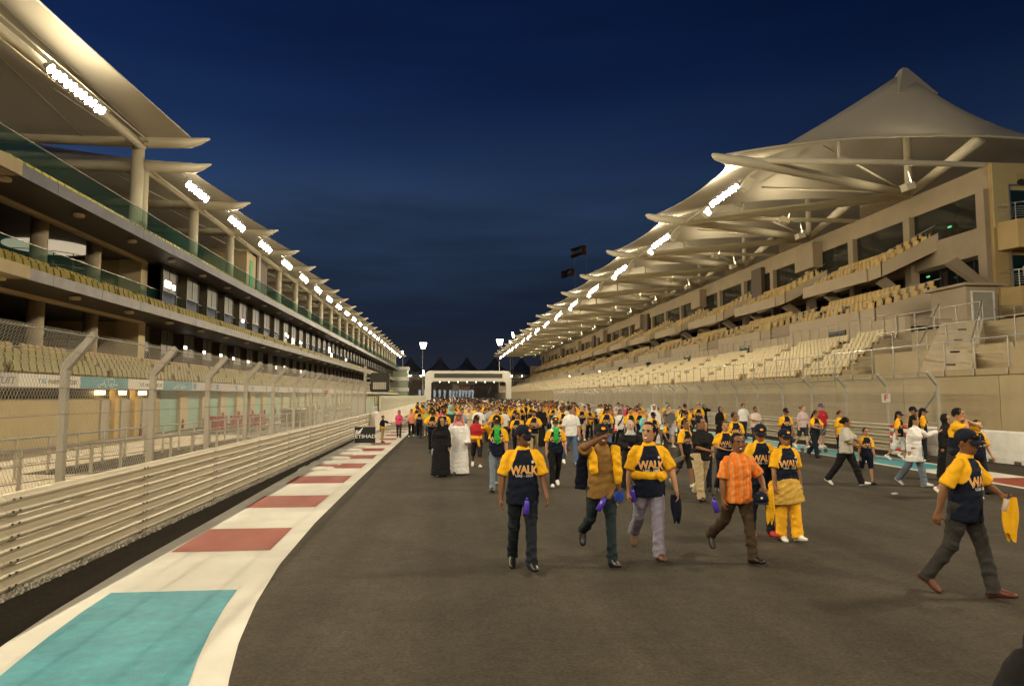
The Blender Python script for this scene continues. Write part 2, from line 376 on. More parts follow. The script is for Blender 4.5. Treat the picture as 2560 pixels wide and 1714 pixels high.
while y < YE - 4:
    put('shutter', sh, pit, (-17.3, y, 0)); put('pier', pier, pit, (-17.45, y + 2.52, 0))
    if gi < 26:
        e = put('fire_extinguisher', ext, None, (-16.92, y + 2.75, .35 if gi > 1 else .1))
        tag(e, 'red fire extinguisher on the %s garage pier along the pit lane' % ORD[gi], 'extinguisher', 'fire extinguishers on the garage piers')
    y += MOD; gi += 1
e = put('fire_extinguisher', ext, None, (-16.7, 39.35, 0)); tag(e, 'red fire extinguisher standing by the plain grey pit doors', 'extinguisher', 'fire extinguishers on the garage piers')
part(MB().box(-17.9, -17.5, 43.2, YE, 2.0, 2.62), 'wall', WARMW)
# banner boards along the first slab
WB = M('white_banner', (.66, .62, .55), rough=.5, var=.05); TB = M('teal_banner', (.05, .26, .33), rough=.5, var=.06); GB = M('grey_banner', (.45, .42, .40), rough=.5, var=.08)
TX = M('banner_print_dark', (.16, .12, .08), rough=.6); TXW = M('banner_print_white', (.75, .74, .7), rough=.6); TXB = M('banner_print_blue', (.05, .22, .40), rough=.6)
def banner(y0, y1, mat): return part(MB().box(XF + .004, XF + .05, y0 + .01, y1 - .01, 2.52, 3.03), 'banner_board', mat)
def lettering(s, y, z, size, mat, board, sx=1., shear=0., name='lettering'):
    me = text_mesh(name, s, size, mat, extrude=.004, sx=sx, shear=shear)
    return put(name, me, board, (XF + .056, y, z), (R(90), 0, R(90)))
b = banner(20, 27.15, GB); lettering('CIRCUIT', 25.9, 2.74, .36, TX, b, 1.5, .2)
b = banner(27.15, 31.5, WB); lettering('YAS', 28.65, 2.76, .28, TXB, b, 1.2); lettering('MARINA CIRCUIT', 30.15, 2.74, .26, TX, b, 1.05)
b = banner(31.5, 35.96, TB); AR1 = '\uFEB1\uFE8E\uFEF3 \uFE8E\uFEE8\uFEF3\uFEAD\uFE8E\uFEE3'
lettering(AR1, 33.9, 2.76, .36, TXW, b, 1.25); lettering('YAS MARINA', 34.1, 2.96, .09, TXW, b, 1.5)
b = banner(35.96, 40.27, WB); lettering('YAS', 37.5, 2.76, .28, TXB, b, 1.2); lettering('MARINA CIRCUIT', 39.0, 2.74, .26, TX, b, 1.05)
b = banner(40.27, 44.63, TB); lettering(AR1, 42.6, 2.76, .36, TXW, b, 1.25)
y = 44.63; i = 0
while y < YE:
    b = banner(y, min(y + 4.3, YE), GB)
    if i < 8: part(MB().box(XF + .052, XF + .056, y + .2, y + .7, 2.6, 2.95), 'banner_mark', TXB, parent=b)
    y += 4.3; i += 1
# seats
def seat_mesh(name, mat, w=.46):
    b = MB()
    h = w / 2
    vs = []
    for yy, zt in ((-h, .36), (-h * .78, .445), (h * .78, .445), (h, .36)):
        vs += [(.05, yy, 0), (-.05, yy, zt), (-.095, yy, zt - .012), (.0, yy, 0)]
    b.add(vs, [(i * 4 + j, i * 4 + (j + 1) % 4, i * 4 + 4 + (j + 1) % 4, i * 4 + 4 + j) for i in range(3) for j in range(4)] + [(3, 2, 1, 0), (12, 13, 14, 15)])
    b.prism([(.02, .02), (.11, .03), (.02, .40), (-.03, .40)], 'y', -w / 2 + .03, w / 2 - .03)
    b.box(-.03, .03, -.03, .03, -.15, .02)
    return b.mesh(name, mat)
seatL = seat_mesh('seat', SEATL); seatT = seat_mesh('seat', SEATT)
def seats(spots, me, parent, limit, face):
    """nearest seats singly, the far rest as one joined part"""
    spots = sorted(spots, key=lambda p: (p[0] ** 2 + p[1] ** 2 + (p[2] - 2) ** 2))
    vs = np.array([v.co[:] for v in me.vertices]); fs = [tuple(p.vertices) for p in me.polygons]
    for x, y, z, rz in spots[:limit]: put('seat', me, parent, (x, y, z), (0, 0, rz))
    mb = MB()
    for x, y, z, rz in spots[limit:]:
        c, s = math.cos(rz), math.sin(rz); q = np.stack([vs[:, 0] * c - vs[:, 1] * s + x, vs[:, 0] * s + vs[:, 1] * c + y, vs[:, 2] + z], 1)
        mb.add(q.tolist(), fs)
    if mb.f: o = mb.build('seat_rows', me.materials[0], parent); o['kind'] = 'stuff'
sp1 = []; spT = []
rs = random.Random(5)
for r in range(4):
    y = 20.2
    part(MB().box(-16.55 - .62 * r - .31, -16.55 - .62 * r + .31, YS, YE, 2.98, 2.99 + .30 * r), 'terrace_step', CONC)
    while y < YE - 1:
        if (y % MOD) < MOD - (.45 if r == 3 else .3): (spT if r == 3 else sp1).append((-16.6 - .62 * r, y, 3.12 + .30 * r, 0))
        y += .52
for r in range(2):
    part(MB().box(-16.75 - .7 * r - .3, -16.75 - .7 * r + .3, YS, YE, 6.98, 7.0 + .32 * r), 'terrace_step', DARKSOF)
    y = 27.6
    while y < YE - 1:
        if (y % MOD) < MOD - .4: sp1.append((-16.5 - .7 * r, y, 7.12 + .32 * r, 0))
        y += .52
y = 27.0
while y < YE - 1: spT.append((-16.6, y, 10.92, 0)); y += .56
seats(sp1, seatL, pit, 220, 1); seats(spT, seatT, pit, 80, 1)
# teal glass balustrades
gl = MB().box(-.012, .012, .02, D / 4 - .02, 0, 1.12).mesh('glass_panel', GTEAL)
rl = MB().tube([(0, 0, 0), (0, D / 4, 0)], .022, 6).mesh('handrail', RAILM)
for zb, xb, ys, lim in ((10.86, -16.15, 14.3, 999), (7.62, -18.05, 14.3, 999)):
    y = ys
    while y < YE - .5:
        o = put('glass_panel', gl, pit, (xb, y, zb)); put('handrail', rl, o, (0, 0, 1.13)); y += D / 4
# near open terraces behind the fence: columns, dark back wall, wall pier
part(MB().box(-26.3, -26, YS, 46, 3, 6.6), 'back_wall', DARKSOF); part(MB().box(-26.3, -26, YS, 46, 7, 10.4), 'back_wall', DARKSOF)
colb = M('brown_column', (.36, .29, .20), rough=.6)
for z0, z1 in ((2.98, 6.66), (6.98, 10.42)):
    for x, y, r in ((-19.0, 33.3, .36), (-19.0, 38.2, .36), (-21.5, 37.6, .22), (-19, 27.5, .36)):
        c = MB().tube([(x, y, z0), (x, y, z1)], r, 20).build('column', colb, pit, True)
    part(MB().box(-19.9, -18.6, 43.0, 43.9, z0, z1), 'pier', WARMW)
    part(MB().box(-24, -19.9, 43.3, 43.9, z0, z1), 'side_wall', BEIGE)
    # curved stair drum inside
    MB().lathe([(2.4, 0), (2.55, .1), (2.55, .75), (2.4, .8)], (-22.3, 39.5, z0 + .9), 28).build('stair_drum', colb, pit, True)
    st = MB()
    for j in range(14):
        a = R(200 + j * 22); st.tube([(-22.3 + 2.5 * math.cos(a), 39.5 + 2.5 * math.sin(a), z0 + 1.6), (-22.3 + 2.5 * math.cos(a), 39.5 + 2.5 * math.sin(a), z0 + 2.8)], .025, 5)
    for zz in (2.1, 2.5, 2.8): st.tube([(-22.3 + 2.5 * math.cos(R(190 + j * 12)), 39.5 + 2.5 * math.sin(R(190 + j * 12)), z0 + zz) for j in range(28)], .02, 5)
    part(st, 'stair_railing', M('dark_rail', (.1, .09, .08), rough=.4, metal=.6))
oc = thing('oval_ceiling_light', 'large pale oval ceiling light inside the upper near pit terrace', 'ceiling light', (-22.0, 39.5, 10.30))
MB().lathe([(2.0, 0), (2.15, .05), (2.15, .1)], (0, 0, 0), 32).build('lens', M('dim_ceiling_lens', (1, .86, .62), emit=.45), oc)
# glazed boxes in front of the upper floors, one module each
def window_module():
    """one facade module in local coordinates: glass bay + recessed door bay, 3.4 m high"""
    root = thing('m', 'x', 'x')
    return root
H = 3.36
bay = MB(); W1 = MOD * .56
bay.box(-.06, 0, .05, W1 - .05, .05, H * .52); bay_glass = bay.mesh('pane', GBLUE)
b2 = MB(); b2.box(-.06, .0, .05, W1 / 2 - .03, H * .55, H * .97); b2.box(-.06, .0, W1 / 2 + .03, W1 - .05, H * .55, H * .97); bay_bl = b2.mesh('blind_panel', BLIND)
b3 = MB()
for yy in (0, W1 - .05): b3.box(-.1, .05, yy, yy + .05, 0, H)
b3.box(-.1, .03, .05, W1 - .05, 0, .05); b3.box(-.1, .03, .05, W1 - .05, H * .52, H * .55); b3.box(-.1, .03, .05, W1 - .05, H * .97, H); b3.box(-.1, .03, W1 / 2 - .03, W1 / 2 + .03, H * .55, H * .97)
bay_fr = b3.mesh('window_bay', M('dark_frame', (.06, .055, .05), rough=.35, metal=.5))
b4 = MB(); b4.box(-.9, -.86, W1 + .04, MOD - .04, .04, H * .76); door_gl = b4.mesh('door_pane', GDARK)
b5 = MB()
for yy in (W1, W1 + .86, MOD - .06): b5.box(-.95, -.82, yy, yy + .055, 0, H * .8)
b5.box(-.95, -.82, W1, MOD, H * .76, H * .8)
door_fr = b5.mesh('door_frame', ALU)
b6 = MB(); b6.box(-.9, -.84, W1, MOD, H * .8, H); b6.box(-.86, -.02, W1 - .006, W1 + .03, 0, H); b6.box(-.86, -.02, MOD - .03, MOD + .006, 0, H); door_side = b6.mesh('return_panel', M('bronze_panel', (.20, .165, .12), rough=.25, metal=.5, var=.15))
for z0, off in ((2.98 + .3, 0), (6.98, 0)):
    y = 44.0
    while y < YE - MOD:
        x0 = -17.75 if z0 > 5 else -19.3
        w = put('window_bay', bay_fr, pit, (x0, y, z0)); put('pane', bay_glass, w); put('blind_panel', bay_bl, w)
        d = put('door_bay', door_side, pit, (x0, y, z0)); put('door_pane', door_gl, d); put('door_frame', door_fr, d)
        y += MOD
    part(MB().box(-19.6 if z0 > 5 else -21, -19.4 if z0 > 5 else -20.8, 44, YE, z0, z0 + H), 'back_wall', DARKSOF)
lit = M('lit_room', (1.0, .9, .7), emit=5.)
rl_ = random.Random(11)
for y, z, w_, h_ in ((44.4, 9.0, .8, .42), (45.6, 9.0, .35, .3), (60.6, 8.5, .5, .25), (76.5, 8.7, .5, .35), (77.6, 8.6, .3, .25), (104, 8.6, 1.1, .8), (106, 7.9, .9, .7), (100, 7.5, .7, .3), (121, 8.2, 1.2, .4), (52, 5.6, .5, .22), (56, 5.5, .4, .22), (60, 5.5, .5, .2), (63.5, 5.4, .4, .22), (68, 5.3, .6, .25), (79, 5.2, .4, .3), (83, 5.4, .4, .25), (92, 5.2, .5, .3)):
    x0 = -17.72 if z > 6 else -19.27
    part(MB().box(x0 - .03, x0 + .03, y, y + w_, z, z + h_), 'lit_lamp', lit)
# under-slab downlight housings
dl = MB().lathe([(.20, 0), (.24, -.03), (.22, -.14), (.1, -.16)], n=12).mesh('downlight', LAMPOFF)
for z in (6.62, 10.40):
    for j in range(32): put('downlight', dl, pit, (-16.7, 26.9 + 5.25 * j, z))
# stair core box on the roof terrace
sc = part(MB().box(-21, -17.3, 60.0, 62.8, 10.78, 14.6), 'stair_core', WARMW)
MB().box(-17.29, -17.25, 60.9, 61.7, 11.4, 14.0).build('green_board', M('green_board', (.08, .45, .25), rough=.5), sc)
MB().box(-21, -17.2, 62.8, 66.3, 10.78, 14.9).build('stair_core', M('dark_brown_panel', (.10, .07, .05), rough=.5), pit)
part(MB().box(-33, -31, YS, YE, 0, 10.5), 'rear_wall', BEIGE)
part(MB().box(-30.4, -30, YS, YE, 10.78, 15.2), 'rear_wall', WARMW)
part(MB().box(-30, -19, YE - .4, YE, 0, 10.4), 'end_wall', WARMW)

# ---------------------------------------------------------------- left canopy
can = thing('pit_roof', 'row of scalloped white membrane roof bays on columns over the pit building', 'roof canopy')
beam = MB(); beam.tube([(.62, 0, .23), (.1, 0, .06), (-.3, 0, -.03), (-4, 0, -.05), (-16, 0, .1)], [.05, .20, .28, .32, .30], 12); beam = beam.mesh('roof_beam', STEEL, True)
colm = MB().tube([(0, 0, 0), (0, 0, 4.5)], .30, 16).mesh('column', STEEL, True)
tub = MB().tube([(0, 0, 0), (0, D, 0)], .21, 12).mesh('roof_tube', STEEL, True)
strut = MB(); strut.tube([(0, 0, 0), (-5, D * .5, 2.2)], .035, 6); strut.tube([(0, D, 0), (-5, D * .5, 2.2)], .035, 6); strut = strut.mesh('tie_rod', HOUS)
def left_memb(u, v):
    # u along Y (0..1), v from the front edge inwards
    a = 4 * u * (1 - u)
    x = -.15 - 1.75 * a - v * (15.2 - 1.75 * a)
    z = .25 + .85 * a * (1 - v * .3) + 2.4 * (v ** 1.3) * (a ** .8)
    return (x, u * D, z)
mem = MB().grid(left_memb, 10, 10).mesh('membrane', MEMB, True)
for k in range(NB):
    y = Y0 + k * D
    put('roof_beam', beam, can, (-14.3, y, 15.25)); put('column', colm, can, (-17.4, y, 10.78)); put('roof_tube', tub, can, (-17.2, y, 15.0))
    put('membrane', mem, can, (-14.3, y, 15.25))
    if k < 10: put('tie_rod', strut, can, (-17.4, y, 14.6))
put('roof_beam', beam, can, (-14.3, YE, 15.25)); put('column', colm, can, (-17.4, YE, 10.78))
# floodlight bank: bracket rail, lamp heads with lenses, up-slot added to brighten the membrane
def flood_bank(loc, length, n, side, label, group, lens, slot):
    t = thing('floodlight_bank', label, 'floodlight', loc, 0, group)
    MB().tube([(0, -length / 2 - .7, .28), (0, length / 2 + .7, .28)], .05, 6).build('rail', HOUS, t)
    hd = MB(); ln = MB(); hs = MB()
    d = Vector((side * .80, 0, -.60)); u = Vector((0, 1, 0)); w = d.cross(u)
    for i in range(n):
        y = -length / 2 + length * (i + .5) / n; c = Vector((side * .05, y, -.02 - .06 * (i % 2)))
        r = min(.21, length / n * .47)
        ring = lambda q, rr, o: [q + d * o + (u * math.cos(a) + w * math.sin(a)) * rr for a in [2 * math.pi * (j + .5) / 10 for j in range(10)]]
        hd.add(ring(c, r * .45, -.22) + ring(c, r * 1.04, .10), [(j, (j + 1) % 10, 10 + (j + 1) % 10, 10 + j) for j in range(10)] + [tuple(range(9, -1, -1))])
        ln.add(ring(c, r, .09), [tuple(range(10))]); hs.box(-.03, .03, y - .03, y + .03, 0, .3)
    hd.build('lamp_heads', HOUS, t, True); ln.build('lenses', lens, t); hs.build('brackets', HOUS, t)
    up = MB(); up.add([(-.07, -length * .42, .40), (.07, -length * .42, .40), (.07, length * .42, .40), (-.07, length * .42, .40)], [(0, 1, 2, 3)]); up.build('added_up_slot', slot, t)  # added glowing slot, lights the roof membrane from below
    hs = MB().box(-.10, .10, -length * .43, length * .43, .31, .39); hs.build('added_slot_housing', HOUS, t)
    return t
LENS_L = M('pit_flood_lens', FLOOD, emit=FLP, var=0.); LENS_N = M('near_flood_lens', FLOOD, emit=FLP * 1.4, var=0.); SLOT_L = M('pit_added_up_slot', FLOOD, emit=FLU, var=0.)
LENS_R = M('grandstand_flood_lens', FLOOD, emit=GLP, var=0.); SLOT_R = M('grandstand_added_up_slot', FLOOD, emit=GLU, var=0.)
for k in range(NB):
    flood_bank((-15.5, 42.8 + 7.86 * k, 14.75), 3.5, 8, 1, '%s small floodlight bank along the pit roof, counted from the near end' % ORD[k + 1], 'floodlight banks under the pit roof', LENS_L, SLOT_L)
# ---------------------------------------------------------------- big near canopy
cn = thing('near_pit_roof', 'large near white membrane roof over the pit building, cut by the frame', 'roof canopy')
YN0, YN1 = 6.0, 39.25
def near_memb(u, v):
    y = YN0 + (YN1 - YN0) * u; a = math.sin(math.pi * u)
    x = -14.5 - 3.0 * a - v * (19 - 3.0 * a)
    z = 16.65 + 2.2 * a + 4.0 * a * v ** 1.2 - .4 * math.sin(math.pi * v) * (1 - a) + .35 * v
    return (x, y, z)
MB().grid(near_memb, 28, 14).build('membrane', MEMB, cn, True)
MB().tube([near_memb(i / 28, 0) for i in range(29)], .05, 6).build('edge_cable', HOUS, cn)
for f in (.12, .3):
    MB().tube([Vector(near_memb(i / 28, f)) - Vector((0, 0, .03)) for i in range(29)], .028, 5).build('seam', M('seam', (.4, .36, .28)), cn)
for y in (YN0, YN1):
    MB().tube([(-13.55, y, 16.72), (-14.1, y, 16.55), (-14.6, y, 16.44), (-17, y, 16.4), (-33, y, 16.6)], [.05, .20, .29, .33, .32], 14).build('roof_beam', STEEL, cn, True)
    MB().tube([(-17.4, y, 10.78), (-17.4, y, 16.2)], .33, 18).build('column', STEEL, cn, True)
MB().tube([(-17.2, YN0, 16.15), (-17.2, YN1, 16.15)], .26, 14).build('roof_tube', STEEL, cn, True)
MB().tube([(-16.75, YN0, 16.35), (-16.75, YN1, 16.35)], .04, 6).build('roof_rail', STEEL, cn)
MB().tube([(-17.3, YN1 - .4, 16.1), (-24, 30, 20.0)], .04, 6).build('tie_rod', HOUS, cn)
for i, y in enumerate((30.9, 19.0, 8.5)):
    flood_bank((-16.45, y, 15.65), 4.6, 11, 1, ['brightest near floodlight bank under the large near pit roof', 'floodlight bank under the large near pit roof beyond the frame', 'last floodlight bank of the large near pit roof beside the viewer'][i], 'floodlight banks under the near pit roof', LENS_N, SLOT_L)

# the same roof module repeats beside and behind the viewer, with its lamps
cn2 = copy_tree(cn); cn2.location = (0, YN0 - YN1 - .6, 0); cn2['label'] = 'second large membrane roof over the pit building, beside the viewer and out of frame'
for i, y in enumerate((-2.6, -14.0, -25.0)):
    flood_bank((-16.45, y, 15.65), 4.6, 11, 1, ['nearest', 'middle', 'farthest'][i] + ' floodlight bank of the out-of-frame pit roof behind the viewer', 'floodlight banks under the out-of-frame pit roof', LENS_N, SLOT_L)
# ================================================================ main grandstand
DR = 15.35; RY0 = 43.2; NR = 15; RYE = RY0 + DR * NR
TAUPE = M('taupe_concrete', (.40, .32, .22), rough=.75, var=.07, scale=.6, stain=.10, bump=.08)
CLAD = M('tan_cladding', (.48, .385, .26), rough=.65, var=.06, scale=.5, stain=.06)
OCHRE = M('ochre_wall', (.50, .36, .16), rough=.75, var=.06, scale=.5)
SEATR = M('sand_seat', (.62, .44, .17), rough=.45, var=.05, scale=2, rnd=.07, spec=.5)
SEATC = M('cream_seat', (.58, .485, .29), rough=.45, var=.05, scale=2, rnd=.05, spec=.5)
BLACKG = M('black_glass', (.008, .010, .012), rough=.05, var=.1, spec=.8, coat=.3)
CLEARG = M('grandstand_glass', (.03, .032, .03), rough=.04, var=.1, alpha=.55, spec=.9, coat=.4, sub=(.75, .8, .8))
gs = thing('grandstand', 'long tan main grandstand with three seat tiers opposite the pits', 'grandstand')
def gp(mb, name, mat, smooth=False, parent=None): return mb.build(name, mat, parent or gs, smooth)
# front retaining wall in panels
wp = MB().box(0, .3, .012, 4.988, -.01, 2.92).mesh('wall_panel', CONC)
y = -8.0
while y < RYE: put('wall_panel', wp, gs, (19.0, y, 0)); y += 5.0
gp(MB().box(18.93, 19.45, -8, RYE, 2.922, 3.16), 'wall_coping', CONC)
gp(MB().box(19.3, 28.0, -8, RYE, 2.6, 3.15), 'lower_floor', CONC)
# railings: post copies + wires
post = MB().box(-.02, .02, -.02, .02, 0, 1.06); post.box(-.10, .02, -.035, .035, -.22, .0); post = post.mesh('rail_post', RAILM)
def railing(x, y0, y1, z, step=1.5, near=60., wires=4, parent=None):
    y = y0; far = MB()
    while y <= y1 + .01:
        if y < near: put('rail_post', post, parent or gs, (x, y, z))
        else: far.box(x - .02, x + .02, y - .02, y + .02, z, z + 1.06)
        y += step
    if far.f: gp(far, 'far_rail_posts', RAILM)['kind'] = 'stuff'
    gp(MB().tube([(x, y0, z + 1.07), (x, y1, z + 1.07)], .026, 8), 'top_rail', RAILM)
    for i in range(wires): gp(MB().tube([(x, y0, z + .2 + .18 * i), (x, y1, z + .2 + .18 * i)], .006, 4), 'rail_wire', RAILM)
railing(18.98, 8.0, 200, 3.16)
# lower tier
spots = []
for r in range(7):
    x = 20.7 + .92 * r; z = 3.15 + .40 * r; ys = 34.9 + .72 * r
    if r: gp(MB().box(x - .46, 28.2 if r == 6 else x + .46, ys - .6, RYE, 3.15, z), 'terrace_step', CONC)
    y = ys
    while y < RYE - 2:
        if ((y - .55 * r) % (DR / 2)) > 1.15: spots.append((x + .15, y, z + .22, math.pi))
        y += .47
seatC = seat_mesh('seat', SEATC, .44); seatR = seat_mesh('seat', SEATR, .44)
seats(spots, seatC, gs, 150, -1)
# plain concrete terraces at the near end
gp(MB().box(22.5, 28.2, 8, 34.2, 3.15, 4.35), 'terrace_step', CONC); gp(MB().box(26.3, 36, 8, 36.5, 4.35, 5.8), 'terrace_step', CONC)
railing(22.6, 10, 34.0, 4.35, 1.9); railing(26.4, 10, 27.0, 5.8, 1.9); railing(26.4, 31.5, 38.5, 5.8, 1.6)
# diagonal stair with side rails
sd = Vector((6.0, 6.3, 0)).normalized(); sn = Vector((-sd.y, sd.x, 0)); s0 = Vector((20.3, 26.2, 3.15))
for i in range(13):
    a = s0 + sd * (.62 * i); w = .9
    q = [a - sn * w, a + sd * .66 - sn * w, a + sd * .66 + sn * w, a + sn * w]
    mb = MB(); zt = 3.15 + .21 * (i + 1); vs = [(p.x, p.y, 3.1) for p in q] + [(p.x, p.y, zt) for p in q]
    mb.add(vs, [(3, 2, 1, 0), (4, 5, 6, 7), (0, 1, 5, 4), (1, 2, 6, 5), (2, 3, 7, 6), (3, 0, 4, 7)])
    st = gp(mb, 'stair_step', M('pale_step', (.36, .30, .21), rough=.7))
    if i % 3 == 1:
        c = a - sd * .012; mb = MB(); mb.add([(c.x + sn.x * e, c.y + sn.y * e, zt - .13 + h) for e, h in ((.05, 0), (-.3, 0), (-.3, .07), (.05, .07))], [(0, 1, 2, 3)]); gp(mb, 'step_light', BLACKG, parent=st)
for sgn in (-1, 1):
    pts = [s0 + sn * .9 * sgn + sd * .62 * t + Vector((0, 0, .21 * (t + 1) + .95)) for t in (0, 4, 8, 12)]
    gp(MB().tube(pts, .026, 8), 'stair_rail', RAILM)
    for p in pts: gp(MB().tube([p, p - Vector((0, 0, .95))], .022, 6), 'rail_post', RAILM)
# door portal at the head of the stair
pb = gp(MB().box(30.6, 32.6, 37.5, 40.5, 5.8, 8.7), 'stair_portal', TAUPE)
fr = MB().box(30.9, 32.2, 37.40, 37.48, 5.9, 8.3).build('door', M('pale_door', (.36, .33, .26), rough=.3), pb)
mb = MB(); mb.box(30.82, 30.9, 37.36, 37.46, 5.85, 8.38); mb.box(32.2, 32.28, 37.36, 37.46, 5.85, 8.38); mb.box(30.9, 32.2, 37.36, 37.46, 8.3, 8.38); mb.build('door_frame', M('white_frame', (.75, .72, .65), rough=.4), pb)
mb = MB().box(30.3, 32.9, 37.2, 40.7, 8.7, 8.85); gp(mb, 'portal_roof', TAUPE)
# wall behind the lower tier, with vomitory openings and rail
y = 38.8
while y < RYE:
    gp(MB().box(27.6, 27.95, y + .01, y + DR / 3 - .01, 5.5, 7.0), 'back_wall_panel', CLAD); y += DR / 3
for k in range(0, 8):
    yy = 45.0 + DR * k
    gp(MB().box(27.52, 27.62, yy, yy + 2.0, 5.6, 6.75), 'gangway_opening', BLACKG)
railing(27.55, 39.5, 140, 6.2, 1.28, 62, 2)
gp(MB().box(27.9, 40, 38.8, RYE, 6.4, 6.9), 'mid_floor', TAUPE)
# black openings at the near end beside the stair
gp(MB().box(33.5, 33.6, 38.6, 42.6, 6.2, 8.4), 'dark_window', BLACKG)
for yy in (39.2, 40.0, 40.8, 41.6): gp(MB().box(33.42, 33.5, yy, yy + .07, 6.1, 8.4), 'mullion', ALU)
railing(32.2, 33.5, 41.5, 6.2, 1.2, wires=5)
# saw-tooth balconies, one per bay and tier
MSPOT = []; USPOT = []
def balcony(b, xf, zb, rise, spots, k):
    dep = 4.0; fl = 2.2; L = 10.3; x1 = xf + dep; zt = zb + 1.0
    mb = MB(); th = .25
    def wallseg(p, q, zp0, zp1, zq0, zq1):
        d = Vector((q[0] - p[0], q[1] - p[1], 0)).normalized(); nn = Vector((-d.y, d.x, 0)) * th
        vs = []
        for (a, z0, z1) in ((p, zp0, zp1), (q, zq0, zq1)):
            vs += [(a[0], a[1], z0), (a[0], a[1], z1), (a[0] - nn.x, a[1] - nn.y, z1), (a[0] - nn.x, a[1] - nn.y, z0)]
        mb.add(vs, [(0, 4, 5, 1), (1, 5, 6, 2), (2, 6, 7, 3), (3, 7, 4, 0), (0, 1, 2, 3), (7, 6, 5, 4)])
    wallseg((xf, b + L), (xf, b + .5), zb, zt, zb, zt)
    wallseg((xf, b + .5), (xf + .55, b - .25), zb, zt, zb + rise * .12, zt + rise * .13)
    wallseg((xf + .55, b - .25), (x1, b - fl), zb + rise * .12, zt + rise * .13, zb + rise, zt + rise + .3)
    wallseg((x1, b - fl), (x1 + 1.2, b - fl + .3), zb + rise, zt + rise + .3, zb + rise, zt + rise + .3)
    wallseg((x1, b + L + .3), (xf, b + L), zb + rise, zt + rise, zb, zt)
    bal = gp(mb, 'balcony_front', CLAD)
    # raked underside and seat deck
    MB().add([(xf + .1, b, zb + .05), (xf + .1, b + L, zb + .05), (x1 + .5, b + L + .3, zb + rise + .05), (x1 + .5, b - fl, zb + rise + .05)], [(0, 1, 2, 3)]).build('underside', TAUPE, bal)
    MB().add([(xf + .12, b + .05, zb + .5), (x1, b - fl + .05, zb + rise + .5), (x1, b + L + .2, zb + rise + .5), (xf + .12, b + L - .05, zb + .5)], [(0, 1, 2, 3)]).build('deck', TAUPE, bal)
    fd = Vector((dep, -fl, 0)); fn = fd.length; ang = math.atan2(-dep, -fl)
    for r in range(4):
        ofs = .5 + .9 * r; zr = zb + 1.02 + .50 * r
        y = b + .25 + .3 * r
        while y < b + L - .3:
            if (y - b - .9 * r) % 3.3 > .75 or r > 1: spots.append((xf + ofs, y, zr, math.pi))
            y += .54
        if r < 2:
            t = .35
            while t < fn - .25:
                f = t / fn; nx, ny = fl / fn, dep / fn
                spots.append((xf + dep * f + nx * ofs, b - fl * f + ny * ofs, zr + (rise + .2) * f, math.pi + R(26)))
                t += .54
    if k < 6:
        rp = MB()
        for j in range(9): rp.box(xf - .03, xf + .01, b + .4 + j * 1.22, b + j * 1.22 + .44, zt - .25, zt + .62)
        rp.tube([(xf - .01, b + .5, zt + .62), (xf - .01, b + L, zt + .62)], .025, 6)
        rp.tube([(xf, b + .3, zt + .62), (x1, b - fl, zt + rise + 1.0)], .025, 6)
        for j in range(1, 5):
            t = j / 5; rp.tube([(xf + dep * t, b - fl * t - .04, zt + (rise + .3) * t - .3), (xf + dep * t, b - fl * t - .04, zt + rise * t + .7)], .02, 5)
        rp.build('balcony_rail', RAILM, bal)
for k in range(NR - 1):
    balcony(50.3 + DR * k, 33.3, 11.2, 2.1, USPOT, k); balcony(44.8 + DR * k, 29.0, 7.15, .9, MSPOT, k)
seats(USPOT, seatR, gs, 75, -1); seats(MSPOT, seatR, gs, 75, -1)
